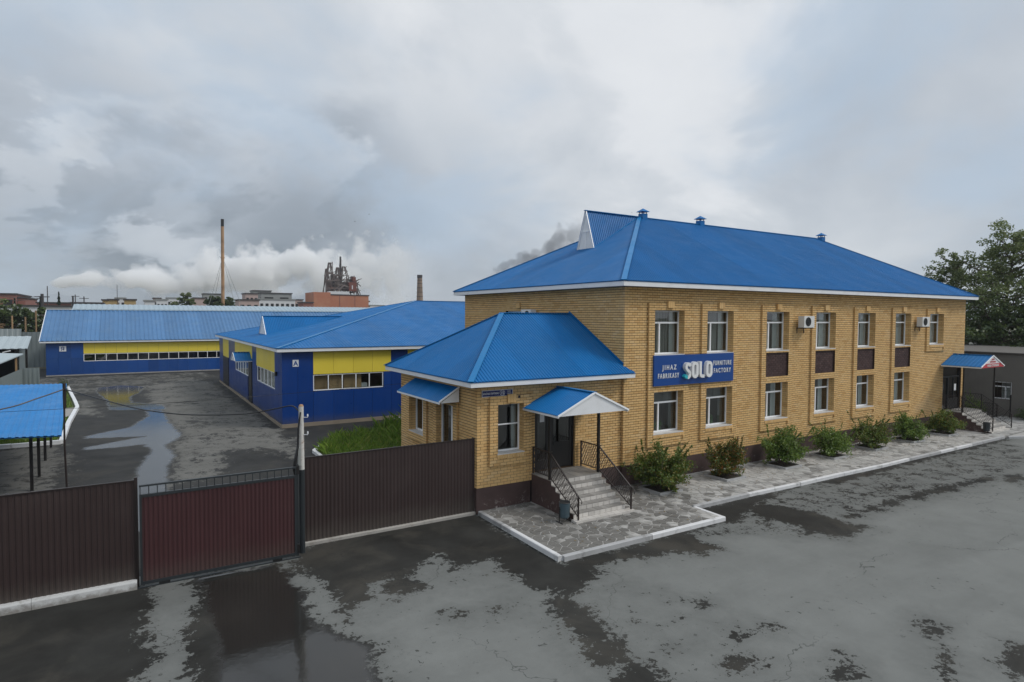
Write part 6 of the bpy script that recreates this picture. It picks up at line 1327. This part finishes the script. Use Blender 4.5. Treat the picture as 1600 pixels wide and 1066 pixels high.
# brick silo building with wrecked plant on top
si = thing('brick_silo_building', 'orange brick industrial block carrying a tangle of rusted plant steelwork', 'building', (62, 250, 0))
m = MB(); m.box(55.6, 74.5, 250, 268, 0, 15.3); m.build('wall', M_RBRICK, si); m = MB(); m.box(49.9, 57.0, 247.5, 262, 0, 16.4); m.build('tower_wall', M_RBRICK, si)
MB().box(55.5, 74.8, 249.8, 268.2, 15.3, 15.75).build('parapet', M_FDARK, si); MB().box(57.1, 66, 250.5, 256, 15.75, 17.0).build('roof_house', M_FWHITE, si)
for x_ in (61.5, 68.2): MB().box(x_, x_+0.25, 249.9, 250.0, 0, 15.3).build('wall_joint', M_RBRICK2, si)
for z_ in (6, 8.2, 10.4, 12.6): MB().box(74.5, 75.9, 252, 256, z_, z_+0.6).build('balcony', M_WRECK, si)
wr = thing('plant_wreck', 'tangled rusty steel towers, pipes and tanks on the roof of the orange brick block', 'machinery', (61, 256, 15.7))
def X_(px, d=6.0): return 49.9+(px-488)*0.2802+d*0.50      # metres along the roof for this distance
def Z_(py, d=6.0): return 7.0+(491.5-py)*0.283
rr2 = random.Random(5); m = MB(); y_ = 256
def tower(x0, x1, xt, z0, z1, w=0.32):
    for xx in (x0, x1):
        for yy in (y_-2.5, y_+2.5): m.bar((xx, yy, z0), (xt+(xx-xt)*0.12, y_+(yy-y_)*0.2, z1), w)
    for k in range(1, 6):
        f = k/6; xl, xr = x0+(xt-x0)*f*0.9, x1+(xt-x1)*f*0.9; z = z0+(z1-z0)*f; m.bar((xl, y_-2, z), (xr, y_-2, z), w*0.7); m.bar((xl, y_-2, z), (xr+(xt-xr)*0.15, y_-2, z+(z1-z0)/6), w*0.6)
tower(X_(501), X_(519), X_(509.5), 16, Z_(411)); tower(X_(524), X_(546), X_(531.5), 16, Z_(416)); tower(X_(514), X_(530), X_(522), 16, Z_(418)); tower(X_(540), X_(556), X_(545), 16, Z_(431)); tower(X_(502), X_(512), X_(504), 16, Z_(421))
for k in range(95):
    px = rr2.uniform(501, 549); py = rr2.uniform(426 if px < 530 else 436, 458); a = Vector((X_(px), y_+rr2.uniform(-3, 3), Z_(py))); an = rr2.choice([0, 0, 1.57, 0.7, -0.7, 0.35]); L = rr2.uniform(1.2, 5.0); m.bar(a, a+Vector((math.cos(an)*L, 0, math.sin(an)*L)), rr2.uniform(0.16, 0.42))
for (py, a, b) in ((439, 501, 522), (429, 501, 512), (446, 518, 548), (451, 505, 552)): m.bar((X_(a), y_-3, Z_(py)), (X_(b), y_-3, Z_(py)), 0.5)
o = m.build('steel_frame', M_WRECK, wr, recalc=False); o['kind'] = 'stuff'
MB().tube([(X_(526.8), y_, Z_(452)), (X_(526.8), y_, Z_(425)), (X_(526.8), y_, Z_(401))], [0.55, 0.5, 0.38], 10).build('tall_pipe', M_FDARK, wr)
for (px, py, r_, h_) in ((509, 448, 1.7, 4.4), (521, 446, 2.0, 4.5), (534, 448, 1.6, 3.6), (515, 436, 1.2, 3.0)): MB().tube([(X_(px), y_, Z_(py)-h_/2), (X_(px), y_, Z_(py)+h_/2), (X_(px), y_, Z_(py)+h_/2+0.7)], [r_, r_, r_*0.35], 12).build('tank', M_WRECK, wr)
for (px0, px1, py0, py1) in ((536, 548, 441, 455), (542, 547, 433, 440)): MB().box(X_(px0), X_(px1), y_-4, y_-1, Z_(py1), Z_(py0)).build('red_cabin', M_WRECKR, wr)
MB().box(X_(540.5), X_(542), y_-4.1, y_-4.0, Z_(452), Z_(446)).build('cabin_window', M_FWHITE, wr); MB().tube([(X_(518), y_-3.5, Z_(456)), (X_(528), y_-3.5, Z_(447)), (X_(538), y_-3.5, Z_(450)), (X_(545), y_-3.5, Z_(458))], 0.45, 8).build('bent_duct', M_WRECK, wr)
MB().bar((X_(547), y_, Z_(441)), (X_(556), y_, Z_(460)), 0.5).build('inclined_leg', M_WRECK, wr); MB().bar((X_(548), y_, Z_(441)), (X_(554.5), y_, Z_(441)), 0.35).build('jib', M_WRECK, wr); MB().bar((X_(554), y_, Z_(441)), (X_(554.5), y_, Z_(458)), 0.3).build('jib_post', M_WRECK, wr)
# stacks
stk = thing('steel_stack', 'tall thin rust streaked steel chimney with blackened top and guy wires', 'chimney', (3.8, 150, 0))
MB().tube([(3.64, 150, 0), (3.72, 150, 14), (3.8, 150, 28.3)], [0.42, 0.39, 0.36], 14).build('shaft', M_RUST, stk); MB().tube([(3.8, 150, 28.3), (3.82, 150, 30.1)], [0.37, 0.37], 14).build('stack_tip', M_BLACK, stk)
MB().tube([(3.76, 150, 20.6), (3.76, 150, 20.8)], 0.5, 14).build('band', M_RUST, stk)
for (dx_, dy_) in ((-6, -4), (4, -6), (-3, 8), (8, 4)): MB().tube([(3.75, 150, 20.7), (3.75+dx_, 150+dy_, 0)], 0.035, 4).build('guy_wire', M_FGREY, stk)
bc = thing('brick_chimney', 'tapered banded brick chimney rising behind the blue hall roof', 'chimney', (99, 250, 0)); MB().tube([(99, 250, 0), (99, 250, 12), (99, 250, 25.0)], [2.0, 1.55, 1.10], 16).build('shaft', simple("chimney_brick", (0.24, 0.175, 0.13), 0.85, 0.2, 0.4, dirt=(0.12, 0.09, 0.07), dirt_amt=0.5), bc)
MB().tube([(99, 250, 24.1), (99, 250, 25.6)], [1.18, 1.25], 16).build('rim', M_FDARK, bc)
for z_ in (13.5, 15.5, 17.5, 19.5, 21.5, 23): MB().tube([(99, 250, z_), (99, 250, z_+0.22)], 1.63-(z_-12)*0.036, 16).build('hoop', M_FDARK, bc)
# poles
def upole(label, x, y, h, arm=True, r=0.13):
    p = thing('power_pole', label, 'pole', (x, y, 0), 'dark poles on the horizon'); MB().tube([(x, y, 0), (x, y, h)], [r*1.3, r], 8).build('shaft', M_FDARK, p)
    if arm: MB().bar((x-1.0, y, h-0.5), (x+1.0, y, h-0.5), 0.14).build('crossarm', M_FDARK, p)
upole('dark wooden power pole with crossarm above the whitish workshop', -28.2, 110, 9.9, True, 0.22); upole('slim dark pole rising at the left end of the far hall roof', -23.1, 95, 9.3, False, 0.11); upole('slim white mast behind the left trees', -32.0, 160, 13.0, False, 0.09); upole('distant dark pole left of the ochre hut', -29.2, 200, 12.2, True, 0.12); upole('tall hairline mast above the ochre shed', -19.0, 200, 15.3, False, 0.07)
upole('distant pole with loaded top near the thin roofline', -25.6, 170, 11.0, True, 0.12)
m = MB(); m.tube([(-41, 150, 10.7), (-34, 130, 9.5), (-28.2, 110, 9.5)], 0.05, 4); m.tube([(-41, 150, 10.0), (-34, 130, 9.0), (-28.2, 110, 9.2)], 0.05, 4); tag(m.build('power_line', M_FDARK, loc=(-34, 130, 9)), 'pair of dark power lines between the brick works and the power pole', 'cable', kind='stuff')
# distant trees
tree('garden_tree', 'bright green tree at the left edge behind the sheds', -33.0, 98, 7.4, 3.2, M_LEAFT, 6000, 21, lsz=0.4, crown0=0.1); tree('garden_tree', 'dark green tree left of the bare poles', -30.0, 97, 7.7, 3.4, M_LEAFD, 6500, 22, lsz=0.4, crown0=0.08); tree('garden_tree', 'dark round tree next to the far hall gable', -27.6, 99, 7.2, 2.9, M_LEAFD, 5500, 23, lsz=0.4, crown0=0.08); tree('garden_tree', 'small green tree cut by the left edge', -36.5, 96, 7.0, 3.0, M_LEAFD, 5000, 24, lsz=0.4, crown0=0.08)
tree('distant_tree', 'round grey green tree on the horizon left of the steel stack', -3.6, 160, 12.9, 2.4, M_LEAFT, 11000, 31, lsz=0.42, crown0=0.35, z0=0); tree('distant_tree', 'dark spreading tree directly behind the steel stack', 1.9, 152, 11.9, 3.0, M_LEAFD, 11000, 32, lsz=0.42, crown0=0.45); tree('distant_tree', 'dark tree just right of the steel stack base', 5.2, 153, 11.4, 2.4, M_LEAFD, 8000, 33, lsz=0.42, crown0=0.5); tree('distant_tree', 'small pale bush left of the round tree on the horizon', -6.4, 165, 10.4, 1.6, M_LEAFT, 2000, 34, lsz=0.4, crown0=0.6)
def conifer(label, x, y, h, r, z0=0):
    th = thing('spruce_tree', label, 'tree', (x, y, z0)); MB().tube([(x, y, z0), (x, y, z0+h*0.97)], [0.16, 0.03], 6).build('trunk', M_BARK, th); V = []
    n = 2600; f = rng.random(n)**0.7; rr_ = r*(1-f)*(0.75+0.35*np.sin(f*60))*rng.uniform(0.5, 1.0, n); an = rng.uniform(0, 6.283, n)
    P = np.stack([x+rr_*np.cos(an), y+rr_*np.sin(an), z0+h*(0.15+0.85*f)-rr_*0.25], 1); o = quads_mesh('crown', leaf_quads(P, 0.28, 0.5), M_NEEDLE, th, (x, y, z0)); o['kind'] = 'stuff'
conifer('dark pointed spruce standing clear on the left horizon', -29.1, 150, 11.4, 1.6); conifer('dark spruce beside the power pole', -29.9, 125, 9.7, 1.3); conifer('small dark spruce left of the power pole', -35.5, 140, 9.7, 1.3)
# birds
BL = ('tiny dark bird right of the steel chimney, the higher of two', 'tiny dark bird right of the steel chimney, the lower of two', 'tiny dark bird high in the sky above the office ridge', 'tiny dark bird in the grey sky near the poplar trees')
for i, (bx_, by_, bz_) in enumerate(((20.6, 90, 24.6), (18.0, 90, 23.1), (83, 90, 30.6), (72.0, 88, 20))):
    b = thing('bird', BL[i], 'bird', (bx_, by_, bz_), 'distant birds'); m = MB(); m.tube([(bx_-0.13, by_, bz_), (bx_, by_, bz_+0.02), (bx_+0.15, by_, bz_)], [0.015, 0.04, 0.01], 6); m.build('body', M_FDARK, b)
    for s in (-1, 1): m = MB(); m.poly((bx_-0.05, by_, bz_+0.02), (bx_+0.06, by_, bz_+0.02), (bx_, by_+s*0.18, bz_+0.10), (bx_-0.06, by_+s*0.32, bz_+0.06)); m.build('wing', M_FDARK, b)

# ================================================================== STEAM
def plume(name, label, x0, x1, y, fn, dens, col, ry, seed):
    """closed box filled with a procedural cloud: fn gives centre height / radius along x"""
    (za, zb_, ra, rb) = fn; zlo = min(za-ra, zb_-rb)-3; zhi = max(za+ra, zb_+rb)+8
    m = bpy.data.materials.new(name); m.use_nodes = True; t = NT(m.node_tree); t.n.clear(); out = t.node('ShaderNodeOutputMaterial'); v = t.node('ShaderNodeVolumePrincipled'); t.l.new(v.outputs[0], out.inputs['Volume'])
    v.inputs['Color'].default_value = (*col, 1); v.inputs['Anisotropy'].default_value = 0.2
    tc = t.node('ShaderNodeTexCoord'); P = tc.outputs['Object']; sx, sy, sz = t.sep(P); f = t.maprange(sx, 0, x1-x0, 0, 1)
    n0 = t.noise(t.vmath('ADD', P, (seed, 0, 0)), 0.05, 7, 0.62, 0.0); vo = t.node('ShaderNodeTexVoronoi'); vo.inputs['Scale'].default_value = 0.13; t.put(vo.inputs['Vector'], t.vmath('ADD', P, t.vmath('SCALE', t.noise(P, 0.1, 3, 0.6, 0, True), sc=7.0))); cz = t.maprange(f, 0, 1, za-zlo, zb_-zlo); R_ = t.math('MULTIPLY_ADD', t.math('POWER', f, 0.75), rb-ra, ra)
    cz = t.math('MULTIPLY_ADD', t.math('SUBTRACT', t.noise(t.vmath('ADD', P, (seed+40, 3, 9)), 0.03, 3, 0.5), 0.5), t.math('MULTIPLY', R_, 1.6), cz)
    d = t.math('SQRT', t.math('ADD', t.math('POWER', t.math('DIVIDE', t.math('SUBTRACT', sz, cz), R_), 2.0), t.math('POWER', t.math('DIVIDE', sy, ry), 2.0)))
    q = t.math('ADD', t.math('SUBTRACT', 1.0, d), t.math('MULTIPLY', t.math('SUBTRACT', n0, 0.5), 2.0)); q = t.math('ADD', q, t.math('MULTIPLY', t.math('SUBTRACT', 0.45, vo.outputs['Distance']), 0.7)); q = t.maprange(q, 0.28, 0.55, 0, 1, True)
    q = t.math('MULTIPLY', q, t.maprange(f, 0.5, 1.0, 1, 0.0)); q = t.math('MULTIPLY', q, t.maprange(f, 0.0, 0.02, 0, 1)); q = t.math('MULTIPLY', q, t.maprange(sz, 0.0, 3.0, 0, 1)); q = t.math('MULTIPLY', q, t.maprange(sz, zhi-zlo-4, zhi-zlo, 1, 0))
    t.put(v.inputs['Density'], t.math('MULTIPLY', q, dens)); m.cycles.volume_step_rate = 1.0
    b = MB(); b.box(x0, x1, y-ry*1.3, y+ry*1.3, zlo, zhi); o = b.build(name, m, loc=(x0, y, zlo)); return tag(o, label, name.split('_')[-1], kind='stuff')
plume('white_steam', 'long white steam plume drifting low over the distant plant', -46.5, 135, 330, (20.8, 36, 1.8, 30), 0.42, (1, 1, 1), 12, 3.0)
plume('dark_smoke', 'faint dark smoke drifting up behind the office roof', 225, 330, 400, (40, 84, 5, 20), 0.08, (0.25, 0.25, 0.27), 10, 9.0)

# ================================================================== HAZE
hm = bpy.data.materials.new('thin_haze'); hm.use_nodes = True; t = NT(hm.node_tree); t.n.clear(); out = t.node('ShaderNodeOutputMaterial'); v = t.node('ShaderNodeVolumePrincipled'); t.l.new(v.outputs[0], out.inputs['Volume'])
v.inputs['Color'].default_value = (0.86, 0.91, 1.0, 1); v.inputs['Density'].default_value = 0.0002
hb = MB(); hb.box(-420, 620, -260, 760, -1.2, 95); tag(hb.build('haze', hm, loc=(0, 0, 0)), 'thin pale haze in the air over the plant', None, kind='stuff')
